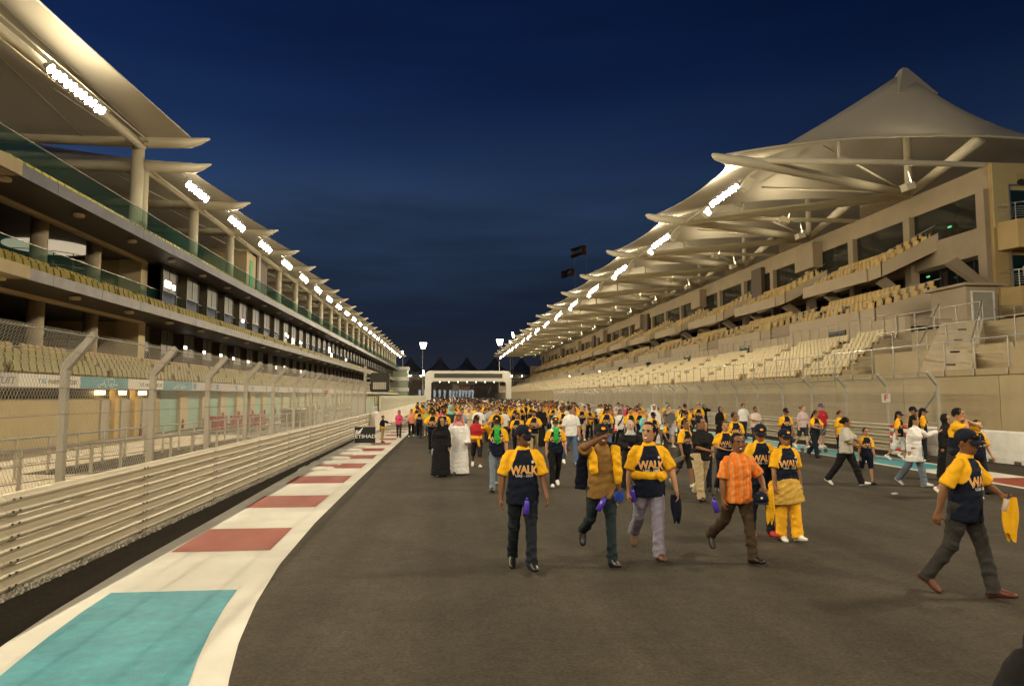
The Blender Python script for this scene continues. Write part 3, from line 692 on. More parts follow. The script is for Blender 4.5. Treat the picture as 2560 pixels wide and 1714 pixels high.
# rear plane: beams, slabs, glass bays, columns
XB = 37.0
for k in range(NR):
    y = 42.9 + DR * k
    gp(MB().box(XB, XB + .8, y + .004, y + DR - .004, 16.4, 18.05), 'top_beam', TAUPE)
    gp(MB().box(XB - .04, XB + 4, y + .004, y + DR - .004, 12.0, 13.9), 'floor_edge', TAUPE)
    gp(MB().box(XB - .04, XB + 4, y + .004, y + DR - .004, 7.0, 9.3), 'floor_edge', TAUPE)
    for j in range(2):
        yy = y + j * DR / 2
        gp(MB().box(XB - .35, XB + .35, yy, yy + .75, 6.9, 16.4), 'column', TAUPE)
        for i in range(3):
            a = yy + .8 + i * 2.28
            gp(MB().box(XB + .06, XB + .10, a, a + 2.22, 13.9, 16.4), 'window_pane', CLEARG)
        gp(MB().box(XB + 1.2, XB + 1.3, yy + .75, yy + DR / 2, 9.3, 12.0), 'window_pane', BLACKG)
        for i in range(4): gp(MB().box(XB + 1.1, XB + 1.2, yy + 1.2 + i * 1.7, yy + 1.27 + i * 1.7, 9.3, 12.0), 'mullion', M('dark_frame', (.06, .055, .05)))
        # raking props under the balconies
        mb = MB(); mb.prism([(yy + .1, 0), (yy + .6, 0), (yy + .6, 1), (yy + .1, 1)], 'x', 0, .01)
        gp(MB().add([(33.9, yy + .12, 11.2), (34.6, yy + .12, 11.6), (37, yy + .12, 9.7), (37, yy + .12, 9.1), (33.9, yy + .6, 11.2), (34.6, yy + .6, 11.6), (37, yy + .6, 9.7), (37, yy + .6, 9.1)], [(0, 1, 2, 3), (7, 6, 5, 4), (0, 4, 5, 1), (1, 5, 6, 2), (2, 6, 7, 3), (3, 7, 4, 0)]), 'raking_prop', TAUPE)
    if k % 2 == 1: gp(MB().box(XB - 1.0, XB, y + 5.6, y + 9.2, 14.9, 17.4), 'plant_box', TAUPE)
    if k % 3 == 2: gp(MB().box(XB - .5, XB, y + 2.6, y + 5.2, 13.9, 17.2), 'brown_panel', M('dark_brown_panel', (.10, .07, .05)))
    for j in range(9 if k < 5 else 0):
        gp(MB().box(XB + .3, XB + .42, y + 8.4, y + DR - .3, 18.1 + .17 * j, 18.2 + .17 * j), 'louvre_slat', TAUPE)
    if k >= 5: gp(MB().box(XB + .3, XB + .42, y + 8.4, y + DR - .3, 18.1, 19.6), 'louvre_screen', TAUPE)
gp(MB().box(XB + 9, XB + 9.3, 42.9, RYE, 6, 18), 'inner_wall', CLAD); gp(MB().box(XB + .9, XB + 9, 42.9, RYE, 16.5, 16.7), 'inner_ceiling', CLAD)
gp(MB().box(XB + 4.0, XB + 9, 42.9, RYE, 13.4, 13.8), 'inner_floor', TAUPE)
gp(MB().box(33, XB + 9, RYE - .5, RYE, 0, 13.9), 'end_wall', TAUPE); gp(MB().box(28, 33, RYE - .5, RYE, 0, 8), 'end_wall', TAUPE)
gp(MB().box(20, 28, RYE - .5, RYE, 0, 6), 'end_wall', TAUPE)
# lit rooms seen through the middle tier
for yy, z, w in ((48.5, 10.0, 1.6), (81, 9.8, 2.6), (44.2, 10.6, .5), (112, 9.9, 1.5)):
    gp(MB().box(XB + 1.1, XB + 1.16, yy, yy + w, z, z + .22), 'lit_lamp', M('lit_room', (1, .9, .7), emit=5.))
for yy, z in ((46.5, 14.6), (49.0, 11.3)):
    gp(MB().box(XB + .02, XB + .05, yy, yy + .36, z, z + .13), 'exit_sign', M('green_exit_sign', (.15, 1.0, .35), emit=.45))
# ---------------------------------------------------------------- canopy over the grandstand
cg = thing('grandstand_roof', 'peaked white membrane tents on steel tubes over the main grandstand', 'roof canopy')
TX0, XP, ZT = 18.0, 37.0, 18.1
def rmemb(u, v):
    # u across the bay along Y, v from front tip line to rear; local y
    a = 4 * u * (1 - u)
    x = TX0 + .3 + 2.3 * a * (1 - v) ** 3 + v * (2 * (XP - TX0) - .6)
    if v > .5: x -= 2.3 * a * (2 * v - 1) ** 3 * 1.0
    s = min(1., abs(x - XP) / (XP - TX0)); t = abs(2 * u - 1)
    edge = 18.15 + 2.1 * (1 - s * s)
    cone = ((1 - s) ** 1.55) * ((1 - t) ** 1.05)
    return (x, u * DR, edge + 8.4 * cone)
rm = MB().grid(rmemb, 20, 32).mesh('membrane', MEMB, True)
cap = MB(); cap.add([(-1.65, -1.65, 0), (1.65, -1.65, 0), (1.65, 1.65, 0), (-1.65, 1.65, 0), (-.22, -.22, 2.75), (.22, -.22, 2.75), (.22, .22, 2.75), (-.22, .22, 2.75)], [(0, 1, 5, 4), (1, 2, 6, 5), (2, 3, 7, 6), (3, 0, 4, 7), (4, 5, 6, 7), (3, 2, 1, 0)])
cap = cap.mesh('peak_cap', MEMB)
NODE = Vector((37.0, DR / 2, 18.35))
def tubes(lst, name, r, n=14):
    mb = MB()
    for a in lst: mb.tube(*a)
    return mb.mesh(name, STEEL, True)
arm = MB(); arm.tube([(17.5, 0, 18.28), (17.75, 0, 18.14), (18.6, .0, 17.95), (21, .1, 17.75), NODE], [.10, .24, .34, .36, .33], 14); arm1 = arm.mesh('roof_arm', STEEL, True)
arm = MB(); arm.tube([(18.3, DR, 17.98), (21, DR - .1, 17.72), NODE - Vector((0, 0, .05))], [.30, .36, .33], 14); arm2 = arm.mesh('roof_arm', STEEL, True)
mast = MB().tube([NODE, NODE + Vector((0, 0, 7.6))], .28, 12).mesh('mast', STEEL, True)
prop = MB().tube([NODE, (37.0, .15, 20.1)], [.36, .40], 14).mesh('roof_prop', STEEL, True)
prop2 = MB().tube([NODE, (30.5, DR / 2, 20.6)], .16, 10).mesh('roof_prop', STEEL, True)
edge = MB().tube([(20.6, 0, 17.95), (30, 0, 18.15), (46, 0, 18.2), (56, 0, 18.1)], .20, 10).mesh('edge_tube', STEEL, True)
lrail = MB().tube([(21.0, 0, 17.55), (21.0, DR, 17.55)], .12, 10).mesh('roof_tube', STEEL, True)
hang = MB(); hang.tube([(26.5, .05, 17.9), (26.5, .05, 19.6)], .12, 8); hang = hang.mesh('hanger', STEEL, True)
rod = MB(); rod.tube([(37, DR / 2, 18.4), (27, DR * .82, 20.2)], .09, 8); rod.tube([(37, DR / 2, 18.4), (27, DR * .18, 20.2)], .09, 8); rod = rod.mesh('brace', STEEL, True)
fabe = MB().tube([rmemb(i / 16, 0) for i in range(17)], .06, 6).mesh('edge_cable', HOUS)
for k in range(NR):
    y = RY0 + DR * k
    for nm, me in (('membrane', rm), ('roof_arm', arm1), ('roof_arm', arm2), ('roof_prop', prop), ('roof_tube', lrail), ('edge_tube', edge), ('edge_cable', fabe), ('brace', rod), ('mast', mast), ('hanger', hang)):
        put(nm, me, cg, (0, y, 0))
    put('peak_cap', cap, cg, (37.0, y + DR / 2, 26.1))
MB().tube([rmemb(0, i / 24) for i in range(25)], .10, 8).build('edge_cable', STEEL, cg, True).location = (0, RY0, 0)
upb = MB().box(-.28, .28, -.35, .35, -.75, .15).mesh('up_light_box', M('pale_lamp_box', (.66, .60, .46), rough=.5))
for k in range(NR):
    t = flood_bank((20.7, RY0 + 5.5 + DR * k, 17.25), 5.2, 10, -1, '%s floodlight bank under the grandstand roof, counted from the near end' % ORD[k], 'floodlight banks under the grandstand roof', LENS_R, SLOT_R)
    a = put('up_light_box', upb, t, (.2, -3.6, -.1), (0, R(35), 0)); a = put('up_light_box', upb, t, (.1, 3.3, -.1), (0, R(35), 0))
ulb = MB().box(-.35, .35, -.35, .35, -.5, .0).mesh('lamp_box', M('pale_lamp_box', (.66, .60, .46))); ull = MB().add([(-.3, -.3, .004), (.3, -.3, .004), (.3, .3, .004), (-.3, .3, .004)], [(0, 1, 2, 3)]).mesh('lens', M('truss_up_lens', FLOOD, emit=ULP, var=0.))
for k in range(NR):
    for j, (x, dy) in enumerate(((33.2, 2.6), (29.0, 12.6))):
        t = thing('truss_up_light', '%s up-light box on the grandstand roof trusses, %s one of its bay' % (ORD[k], ['rear', 'front'][j]), 'up light', (x, RY0 + DR * k + dy, 17.55), 0, 'up-light boxes on the grandstand roof trusses')
        t.rotation_euler = (0, R([-14, 14][j]), 0); put('lamp_box', ulb, t); put('lens', ull, t); put('hanger_rod', MB().tube([(.33, 0, -.1), (.33, 0, .9)], .03, 6).mesh('hanger_rod', STEEL), t)
# ---------------------------------------------------------------- rooms block at the near end of the grandstand
eb = thing('hospitality_block', 'ochre end block with balconies beside the near end of the grandstand', 'building')
eb_p = lambda mb, n, m, par=None, s=False: mb.build(n, m, par or eb, s)
eb_p(MB().box(37.0, 70, 42.6, 42.88, 2.0, 18.15), 'wall', OCHRE)
PY = M('pale_yellow_render', (.56, .45, .22), rough=.7, var=.05)
eb_p(MB().box(37.02, 70, 42.5, 42.598, 13.6, 18.1), 'wall', PY)
GRN = M('green_dark_glass', (.01, .03, .028), rough=.06, spec=.8)
for zf, dx in ((13.9, 38.2), (9.4, 38.1)):
    pts = [(37.2, 42.55), (37.6, 41.3), (40.5, 39.6), (45, 38.2), (52, 37.4), (52, 42.55)]
    slab = eb_p(MB().prism(pts, 'z', zf - 1.9, zf), 'balcony', OCHRE)
    d = eb_p(MB().box(dx, dx + 1.8, 42.44, 42.5, zf, zf + 2.3), 'glass_door', GRN)
    mb = MB(); mb.box(dx - .1, dx, 42.38, 42.5, zf, zf + 2.7); mb.box(dx + 1.6, dx + 1.87, 42.38, 42.5, zf, zf + 2.7); mb.box(dx + 3.6, dx + 3.7, 42.38, 42.5, zf, zf + 2.7); mb.box(dx, dx + 3.6, 42.38, 42.5, zf + 2.6, zf + 2.7); mb.build('door_frame', ALU, d)
    rp = MB(); path = [Vector((a[0], a[1] + .1, zf)) for a in pts[:5]]
    for a, b in zip(path, path[1:]):
        nseg = max(1, int((b - a).length / 1.2))
        for i in range(nseg + (b == path[-1])):
            p = a.lerp(b, i / nseg); rp.tube([p, p + Vector((0, 0, 1.12))], .03, 6)
    for h in (.2, .36, .52, .68, .84): rp.tube([p + Vector((0, 0, h)) for p in path], .008, 4)
    rp.tube([p + Vector((0, 0, 1.13)) for p in path], .03, 8)
    eb_p(rp, 'balcony_rail', RAILM)
lv = MB()
for i in range(4): lv.box(38.8, 41.5, 42.44, 42.5, 16.9 + i * .14, 16.98 + i * .14)
eb_p(lv, 'vent_louvre', PY)
MB().tube([(39.05, 42.35, 16.75), (39.05, 42.5, 16.75)], .24, 20).build('round_vent', M('vent_dark', (.05, .04, .03)), eb)
sl = thing('spot_downlight', 'small glowing downlight under the upper ochre balcony', 'downlight', (38.75, 40.35, 13.75))
MB().lathe([(.10, .2), (.22, .1), (.26, 0), (.2, -.02)], n=14).build('lamp_shade', HOUS, sl, True); MB().lathe([(.19, -.03), (.1, -.05)], n=14).build('lens', M('lit_spot_lens', (1, .6, .25), emit=12.), sl)
l = bpy.data.lights.new('spot_glow', 'SPOT'); l.energy = 260; l.color = (1, .6, .22); l.spot_size = R(75); l.spot_blend = .7; l.shadow_soft_size = .1
o = bpy.data.objects.new('spot_glow', l); C.objects.link(o); o.parent = sl; o.location = (0, 0, -.1); o.rotation_euler = (R(-6), 0, 0)
# ================================================================ barriers and fences
GALV = M('galvanised_steel', (.38, .35, .30), rough=.5, metal=.35, var=.12, scale=2.5, stain=.12)
RAILG = M('guardrail_steel', (.50, .435, .32), rough=.42, metal=.2, var=.08, scale=1.5, stain=.10)
BOLT = M('bolt_dark', (.12, .10, .08), rough=.5, metal=.5)
WIRE = M('fence_wire', (.44, .40, .33), rough=.5, metal=.3)
CABLE = M('fence_cable', (.22, .19, .15), rough=.5, metal=.3)
prof = [(.01, 0), (.05, .004), (.10, .035), (.112, .058), (.104, .082), (.062, .112), (.062, .140), (.104, .170), (.112, .194), (.10, .217), (.05, .248), (.01, .252)]
def rail_mesh(length, side, name='rail'):
    mb = MB(); pr = [(side * x, z) for x, z in prof] + [(side * (x - .012), z) for x, z in reversed(prof)]
    mb.prism(pr, 'y', .006, length + .05)
    mb.m = 1
    for z in (.058, .194): mb.box(side * .110 - .012, side * .110 + .012, .10, .125, z - .012, z + .012)
    for z in (.058, .194): mb.box(side * .110 - .012, side * .110 + .012, .22, .245, z - .012, z + .012)
    mb.box(side * .02 - .012, side * .02 + .012, length * .55, length * .55 + .03, .11, .14)
    return mb.mesh(name, [RAILG, BOLT])
def guardrail(label, x, y0, n, length, side, near):
    gr = thing('guardrail', label, 'guardrail', (x, y0, 0))
    rm_ = rail_mesh(length, side)
    pm = MB().box(-.05, .05, -.07, .07, -.05, 1.08).mesh('guardrail_post', GALV)
    far = MB(); vs = [v.co[:] for v in rm_.vertices]; fs = [tuple(p.vertices) for p in rm_.polygons]
    for i in range(n):
        for r in range(4):
            if i < near: put('rail', rm_, gr, (.004 * ((i + r) % 2) * side, i * length, .05 + r * .272))
            else: far.add([(a, b + i * length, c + .05 + r * .272) for a, b, c in vs], fs)
        if i < near:
            put('guardrail_post', pm, gr, (-side * .07, i * length + .35, 0)); put('guardrail_post', pm, gr, (-side * .07, i * length + length * .55, 0))
    if far.f: far.build('far_rails', RAILG, gr)['kind'] = 'stuff'
    return gr
guardrail('four-rail steel guardrail along the pit side of the track', -4.86, 8.0 - 3.28 * 2, 13, 3.28, 1, 99)
guardrail('four-rail steel guardrail in front of the grandstand wall', 17.0, 24.7, 34, 3.6, -1, 12)
# red and white striped end cushion of the right guardrail
ec = thing('crash_cushion', 'red and white striped crash cushion at the end of the grandstand guardrail', 'crash cushion', (16.9, 23.6, 0))
for c in range(2):
    for r in range(8):
        mt = (P_RED if (r + c) % 2 else P_WHITE)
        hh = .14; mb = MB(); mb.tube([(-.18 + .36 * c, 0.0, r * hh + .07), (-.18 + .36 * c, .95, r * hh + .07)], .085, 10)
        mb.build('cushion_tube', M('red_gloss', (.5, .05, .04), rough=.4) if (r + c) % 2 else M('white_gloss', (.75, .72, .66), rough=.4), ec, True)
# debris fence
def fence(label, x, y0, n, step, side, solid_end=False):
    fc = thing('debris_fence', label, 'fence', (x, y0, 0))
    bend, top, out = 2.55, 3.0, .36
    pm = MB(); s2 = .043
    pm.prism([(-s2, 0), (s2, 0), (s2, bend), (side * out + s2, top), (side * out - s2 * .3, top + .08), (-s2, bend + .07)], 'y', -.05, .05) if side > 0 else \
        pm.prism([(s2, 0), (s2, bend + .07), (side * out + s2 * .3, top + .08), (side * out - s2, top), (-s2, bend), (-s2, 0)], 'y', -.05, .05)
    pm = pm.mesh('fence_post', GALV)
    wm = MB(); z0 = .35; a, bq = .0325, .052; rad = .0022
    hgt = bend - z0; run = hgt * a / bq
    def seg(p, q): wm.tube([p, q], rad, 3, cap=False)
    ny = int((step + run) / .065) + 1
    ox = side * .066
    for i in range(ny):
        ys = -run + i * .065
        for sg in (1, -1):
            ya, yb = (ys, ys + run) if sg > 0 else (ys + run, ys)
            za, zb = z0, bend
            # clip to the panel width
            def clip(ya, za, yb, zb):
                lo, hi = 0., step
                t0, t1 = 0., 1.; dy = yb - ya
                for L_ in ((lo - ya) / dy, (hi - ya) / dy): pass
                tl, th = sorted(((lo - ya) / dy, (hi - ya) / dy)); t0 = max(0., tl); t1 = min(1., th)
                if t1 - t0 < .01: return None
                return ya + dy * t0, za + (zb - za) * t0, ya + dy * t1, za + (zb - za) * t1
            c = clip(ya, za, yb, zb)
            if c: seg((ox, c[0], c[1]), (ox, c[2], c[3]))
    # cranked top part
    run2 = .58 * a / bq
    for i in range(int((step + run2) / .065) + 1):
        ys = -run2 + i * .065
        for sg in (1, -1):
            ya, yb = (ys, ys + run2) if sg > 0 else (ys + run2, ys)
            if min(ya, yb) < 0 or max(ya, yb) > step: continue
            seg((ox, ya, bend), (side * (out + .05), yb, top + .03))
    wm = wm.mesh('wire_mesh', WIRE)
    cm = MB()
    for z in (.45, .95, 1.45, 1.95, 2.3): cm.tube([(ox * 1.1, 0, z), (ox * 1.1, step * .5, z - .012), (ox * 1.1, step, z)], .006, 5)
    cm.tube([(side * out, 0, top), (side * out, step, top)], .009, 5); cm.tube([(side * out * .5 + ox * .5, 0, (bend + top) / 2), (side * out * .5 + ox * .5, step, (bend + top) / 2)], .006, 5)
    cm = cm.mesh('cable_run', CABLE)
    for i in range(n):
        put('fence_post', pm, fc, (0, i * step, 0))
        if i < n - 1: w = put('wire_mesh', wm, fc, (0, i * step, 0)); w['kind'] = 'stuff'; put('cable_run', cm, fc, (0, i * step, 0))
    return fc
fence('cranked chain-link debris fence above the pit side guardrail', -5.22, 9.9 - 2.82 * 2, 15, 2.82, 1)
rf = fence('cranked chain-link debris fence in front of the grandstand wall', 17.25, 22.7, 32, 2.82, -1)
MB().tube([(-.0, .1, 2.3), (-.0, 2.4, .1)], .05, 8).build('brace', GALV, rf); MB().tube([(0, .1, 1.2), (0, 1.2, 1.25)], .03, 6).build('brace', GALV, rf)
# F marker plates
for lab, p, sz, rz in (('white marker plate with a red F on the pit side fence', (-5.13, 29.7, 2.28), .36, 8), ('white marker plate with a red F on the grandstand fence', (17.16, 25.45, 2.1), .36, -25)):
    t = thing('marker_plate', lab, 'sign', p, R(rz)); MB().box(-sz * .42, sz * .42, -.012, .012, -sz / 2, sz / 2).build('plate', P_WHITE, t)
    put('letter', text_mesh('letter', 'F', .34, M('red_letter', (.40, .03, .02)), extrude=.003, offset=.006), t, (0, -.016, 0), (R(90), 0, 0))
# handrails of the pit wall walkway
def handrail(label, pts, h, n):
    t = thing('handrail', label, 'railing', (0, 0, 0))
    P = [Vector(p) for p in pts]
    MB().tube([p + Vector((0, 0, h)) for p in P], .035, 8).build('top_rail', RAILM, t)
    for f in (.35, .68): MB().tube([p + Vector((0, 0, h * f)) for p in P], .016, 6).build('mid_rail', RAILM, t)
    for i in range(n + 1):
        u = i / n * (len(P) - 1); j = min(int(u), len(P) - 2); q = P[j].lerp(P[j + 1], u - j)
        MB().box(q.x - .03, q.x + .03, q.y - .03, q.y + .03, 0, h).build('rail_post', ALU, t)
handrail('nearer stainless handrail along the pit wall walkway', [(-10.2, 9, 0), (-9.04, 14.9, 0), (-7.56, 21.3, 0), (-6.4, 32, 0), (-6.1, 46, 0)], 1.05, 26)
handrail('farther stainless handrail across the pit apron', [(-12.2, 9, 0), (-11.4, 18.7, 0), (-10.7, 30.3, 0), (-10.2, 46, 0), (-10.0, 62, 0)], 1.05, 34)
# dark asphalt strip and red crates in the pit lane
g = MB().sheet([(-11.9, 20.5), (-9.4, 20.5), (-9.6, 37), (-11.0, 37)], .0).build('asphalt_strip', A_DARK); tag(g, kind='structure')
for i, (x, y) in enumerate(((-13.4, 41.5), (-12.6, 43.4), (-12.1, 45.0))):
    t = thing('pit_trolley', 'dark red slatted trolley in the pit lane, %s from the near end' % ORD[i], 'trolley', (x, y, 0), R(8))
    for j in range(5): MB().box(-.5 + .21 * j, -.34 + .21 * j, -.62, .62, .2, 1.0).build('slat', REDP, t)
    MB().box(-.52, .66, -.64, .64, .12, .2).build('base', BOLT, t)
    for sx in (-.4, .5):
        for sy in (-.5, .5): MB().tube([(sx, sy - .03, .08), (sx, sy + .03, .08)], .08, 10).build('wheel', BOLT, t)
t = thing('garage_rack', 'dark metal rack with uprights standing in the pit lane', 'rack', (-11.2, 52.0, 0))
for j in range(8): MB().box(-.6 + .22 * j, -.54 + .22 * j, -1.8, 1.8, 0, 1.15).build('upright_panel', M('dark_brown_panel', (.10, .07, .05)), t)
MB().box(-.7, 1.1, -1.9, 1.9, 1.15, 1.22).build('top', BOLT, t)
# white concrete wall and slatted screen further down the pit side
wl = thing('pit_wall', 'low pinkish white concrete wall beyond the pit side guardrail', 'wall', (-4.6, 43, 0))
for i in range(28): MB().box(-.15, .15, i * 4.6 + .01, i * 4.6 + 4.59, -.01, 1.12).build('wall_block', M('white_wall', (.70, .62, .52), rough=.7, var=.06, stain=.12), wl)
scn = thing('slat_screen', 'vertical slat screen standing on the white pit wall', 'screen', (-4.62, 47.2, 1.12))
sm = MB().box(-.02, .10, 0, .26, 0, 1.06)
sm = sm.mesh('slat', M('pale_slat', (.50, .48, .36), rough=.6)); far = MB(); vs = [v.co[:] for v in sm.vertices]; fs = [tuple(p.vertices) for p in sm.polygons]
for i in range(230):
    if i < 90: put('slat', sm, scn, (0, i * .42, 0))
    else: far.add([(a, b + i * .42, c) for a, b, c in vs], fs)
far.build('far_slats', sm.materials[0], scn)['kind'] = 'stuff'
MB().box(-.10, -.07, 0, 97, 0, 1.0).build('dark_gap_sheet', M('dark_gap', (.035, .03, .02)), scn)  # dark sheet added behind the slats to give the gaps their shade
# white plastic barrier units on the right
bu = MB(); bu.prism([(-.30, 0), (.30, 0), (.30, .16), (.16, .36), (.12, .98), (.05, 1.04), (-.05, 1.04), (-.12, .98), (-.16, .36), (-.30, .16)], 'y', .015, 1.885)
bu = bu.mesh('body', M('white_plastic', (.74, .72, .66), rough=.45, stain=.08)); fr_ = MB()
for j in (.35, 1.3): fr_.box(-.302, .302, j, j + .26, -.002, .10)
fr_ = fr_.mesh('fork_slot', BOLT); rb = MB(); rb.box(-.165, -.13, .05, 1.85, .52, .56); rb = rb.mesh('rib', M('white_plastic', (.74, .72, .66))); lg = MB().box(-.13, -.115, .7, 1.2, .93, .96).mesh('tag', M('tan_tag', (.4, .3, .1)))
for i in range(4):
    t = thing('plastic_barrier', 'white plastic barrier block %s' % ['nearest the striped crash cushion', 'second from the striped crash cushion', 'third from the striped crash cushion', 'at the very edge of the frame, farthest from the cushion'][i], 'barrier', (17.9 + .17 * i, 25.6 - 1.9 * i, 0), R(180 + 5), 'white plastic barrier blocks')
    for n_, me in (('body', bu), ('fork_slot', fr_), ('rib', rb), ('tag', lg)): put(n_, me, t)
# ================================================================ gantry, boards, masts, flags, far things
WG = M('white_gantry', (.56, .54, .48), rough=.5, var=.04, scale=.4)
gt = thing('start_gantry', 'white rounded start gantry spanning the straight behind the crowd', 'gantry', (0, 175, 0))
def rrect(x0, x1, z0, z1, r, n=6):
    pts = []
    for cx, cz, a in ((x1 - r, z1 - r, 0), (x0 + r, z1 - r, 90)): pts += [(cx + r * math.cos(R(a + 90 * j / n)), cz + r * math.sin(R(a + 90 * j / n))) for j in range(n + 1)]
    return pts
o_ = rrect(-5.7, 16.2, 0, 8.45, 1.3); i_ = rrect(-4.2, 14.9, 0, 5.75, .8)
oo = [(16.2, 0)] + o_ + [(-5.7, 0)]; ii = [(14.9, 0)] + i_ + [(-4.2, 0)]
mb = MB(); n = len(oo)
vs = [(p[0], y, p[1]) for y in (-.8, .8) for p in oo] + [(p[0], y, p[1]) for y in (-.8, .8) for p in ii]
fs = []
for j in range(n - 1):
    fs += [(j, j + 1, 2 * n + j + 1, 2 * n + j), (n + j + 1, n + j, 3 * n + j, 3 * n + j + 1), (j + 1, j, n + j, n + j + 1), (2 * n + j, 2 * n + j + 1, 3 * n + j + 1, 3 * n + j)]
mb.add(vs, fs); mb.build('frame', WG, gt)
MB().box(-3.4, 13.9, -.86, -.8, 6.6, 7.75).build('display', M('gantry_display', (.05, .043, .035), rough=.4), gt)
for j in range(7): MB().tube([(-2 + 2.3 * j, -.6, 5.75), (-2 + 2.3 * j, -.6, 5.45)], .1, 8).build('spot_lamp', M('lit_room', (1, .9, .7), emit=5.), gt)
sb = thing('start_lights', 'row of start lights and dark screen hung behind the gantry', 'traffic light', (0, 190, 0))
MB().box(1.4, 3.2, -.2, .2, 3.4, 5.1).build('screen', BOLT, sb); MB().tube([(1, 0, 5.4), (8, 0, 5.4)], .12, 6).build('bar', BOLT, sb)
for j in range(5): MB().box(3.6 + .55 * j, 3.9 + .55 * j, -.15, .15, 3.6, 4.6).build('light_column', M('light_column', (.14, .05, .04)), sb); MB().tube([(3.75 + .55 * j, 0, 4.6), (3.75 + .55 * j, 0, 5.4)], .03, 5).build('rod', BOLT, sb)
# square light panel on the pit side
lp = thing('signal_board', 'black rounded square signal light panel on a pole beside the pit wall', 'signal panel', (-4.38, 45, 0))
rr_ = lambda w, r, n=6: [(sx * (w - r) + r * math.cos(R(a + 90 * j / n)), sz * (w - r) + r * math.sin(R(a + 90 * j / n))) for sx, sz, a in ((1, 1, 0), (-1, 1, 90), (-1, -1, 180), (1, -1, 270)) for j in range(n + 1)]
mb = MB(); mb.prism([(x, z + 3.04) for x, z in rr_(.62, .16)], 'y', -.12, .12); mb.build('case', M('black_case', (.012, .011, .009), rough=.5), lp)
mb = MB(); mb.prism([(x, z + 3.04) for x, z in rr_(.55, .12)], 'y', -.14, -.12); mb.build('face', M('dark_face', (.02, .017, .012), rough=.4), lp)
for j in range(8): MB().box(-.42 + .106 * j, -.335 + .106 * j, -.17, -.14, 2.60, 3.05).build('vent_slat', M('pale_slat_grey', (.42, .38, .30), rough=.4), lp)
MB().tube([(-.95, .1, 0), (-.95, .1, 4.1)], .09, 10).build('pole', GALV, lp); MB().tube([(-.95, .1, 3.3), (-.5, .05, 3.3)], .05, 8).build('bracket', GALV, lp); MB().tube([(-.95, .1, 2.7), (-.5, .05, 2.7)], .05, 8).build('bracket', GALV, lp)
cb = thing('electric_cabinet', 'pale green electric cabinet between fence end and white wall', 'cabinet', (-5.6, 46.2, 0))
MB().box(-.7, .7, -.35, .35, 0, 1.95).build('case', M('pale_green_metal', (.46, .50, .42), rough=.5), cb); MB().box(-.66, -.01, -.37, -.35, .1, 1.85).build('door', M('pale_green_metal', (.46, .50, .42)), cb); MB().box(.01, .66, -.37, -.35, .1, 1.85).build('door', M('pale_green_metal', (.46, .50, .42)), cb)
# black airline board
ab = thing('advertising_board', 'black square board lettered ETIHAD leaning by the kerb', 'sign', (-3.72, 31.75, 0), R(3))
MB().box(-.48, .48, -.03, .03, .02, .80).build('frame', P_WHITE, ab); MB().box(-.46, .46, -.036, -.03, .04, .78).build('panel', M('black_panel', (.012, .012, .011), rough=.5), ab)
put('lettering', text_mesh('lettering', 'ETIHAD', .22, TXW, extrude=.002, sx=1.22, offset=.004), ab, (0.02, -.04, .35), (R(90), 0, 0))
MB().add([(-.45, -.04, .45), (-.08, -.04, .77), (-.22, -.04, .48)], [(0, 2, 1)]).add([(-.45, -.04, .45), (-.3, -.04, .62), (-.40, -.04, .64)], [(0, 1, 2)]).build('emblem', TXW, ab)
MB().box(-.3, -.26, .03, .35, 0, .05).build('foot', BOLT, ab); MB().box(.26, .30, .03, .35, 0, .05).build('foot', BOLT, ab)
# light masts
def mast(x, y, h, label, w):
    t = thing('light_mast', label, 'light mast', (x, y, 0), 0, 'light masts beyond the stands')
    MB().tube([(0, 0, 0), (0, 0, h)], [.28, .14], 10).build('pole', GALV, t)
    ln = MB(); cg_ = MB()
    for r in range(3):
        m_ = 5 - r if w > 1.2 else 2
        for j in range(m_): ln.box(-w + .3 + 2 * w * j / 5 + r * w / 5, -w + .3 + 2 * w * j / 5 + r * w / 5 + w * .3, -.32, -.28, h + 1.7 - r * .8, h + 2.3 - r * .8)
    cg_.box(-w, w, -.28, -.1, h + 2.3, h + 2.4); cg_.box(-w * .5, w * .5, -.28, -.1, h, h + .1); cg_.box(-.06, .06, -.2, 0, h, h + 2.4)
    cg_.build('lamp_frame', GALV, t); ln.build('lenses', M('mast_lens', (1.0, .88, .66), emit=30., var=0.), t)
mast(-9.9, 270, 20.5, 'tall light mast with fan-shaped lamp head left of the gantry', 1.4)
mast(-17.6, 270, 17.2, 'slim light mast at the far end of the pit roof', .8)
mast(20.3, 270, 22.0, 'light mast with fan-shaped lamp head at the far grandstand end', 1.4)
mast(26.3, 275, 25.5, 'tallest slim light mast above the far grandstand roof', .9)
mast(24.9, 272, 22.0, 'slim light mast just beside the tallest mast', .8)
mast(-10.1, 290, 10.5, 'short light mast above the left gantry leg', .9)
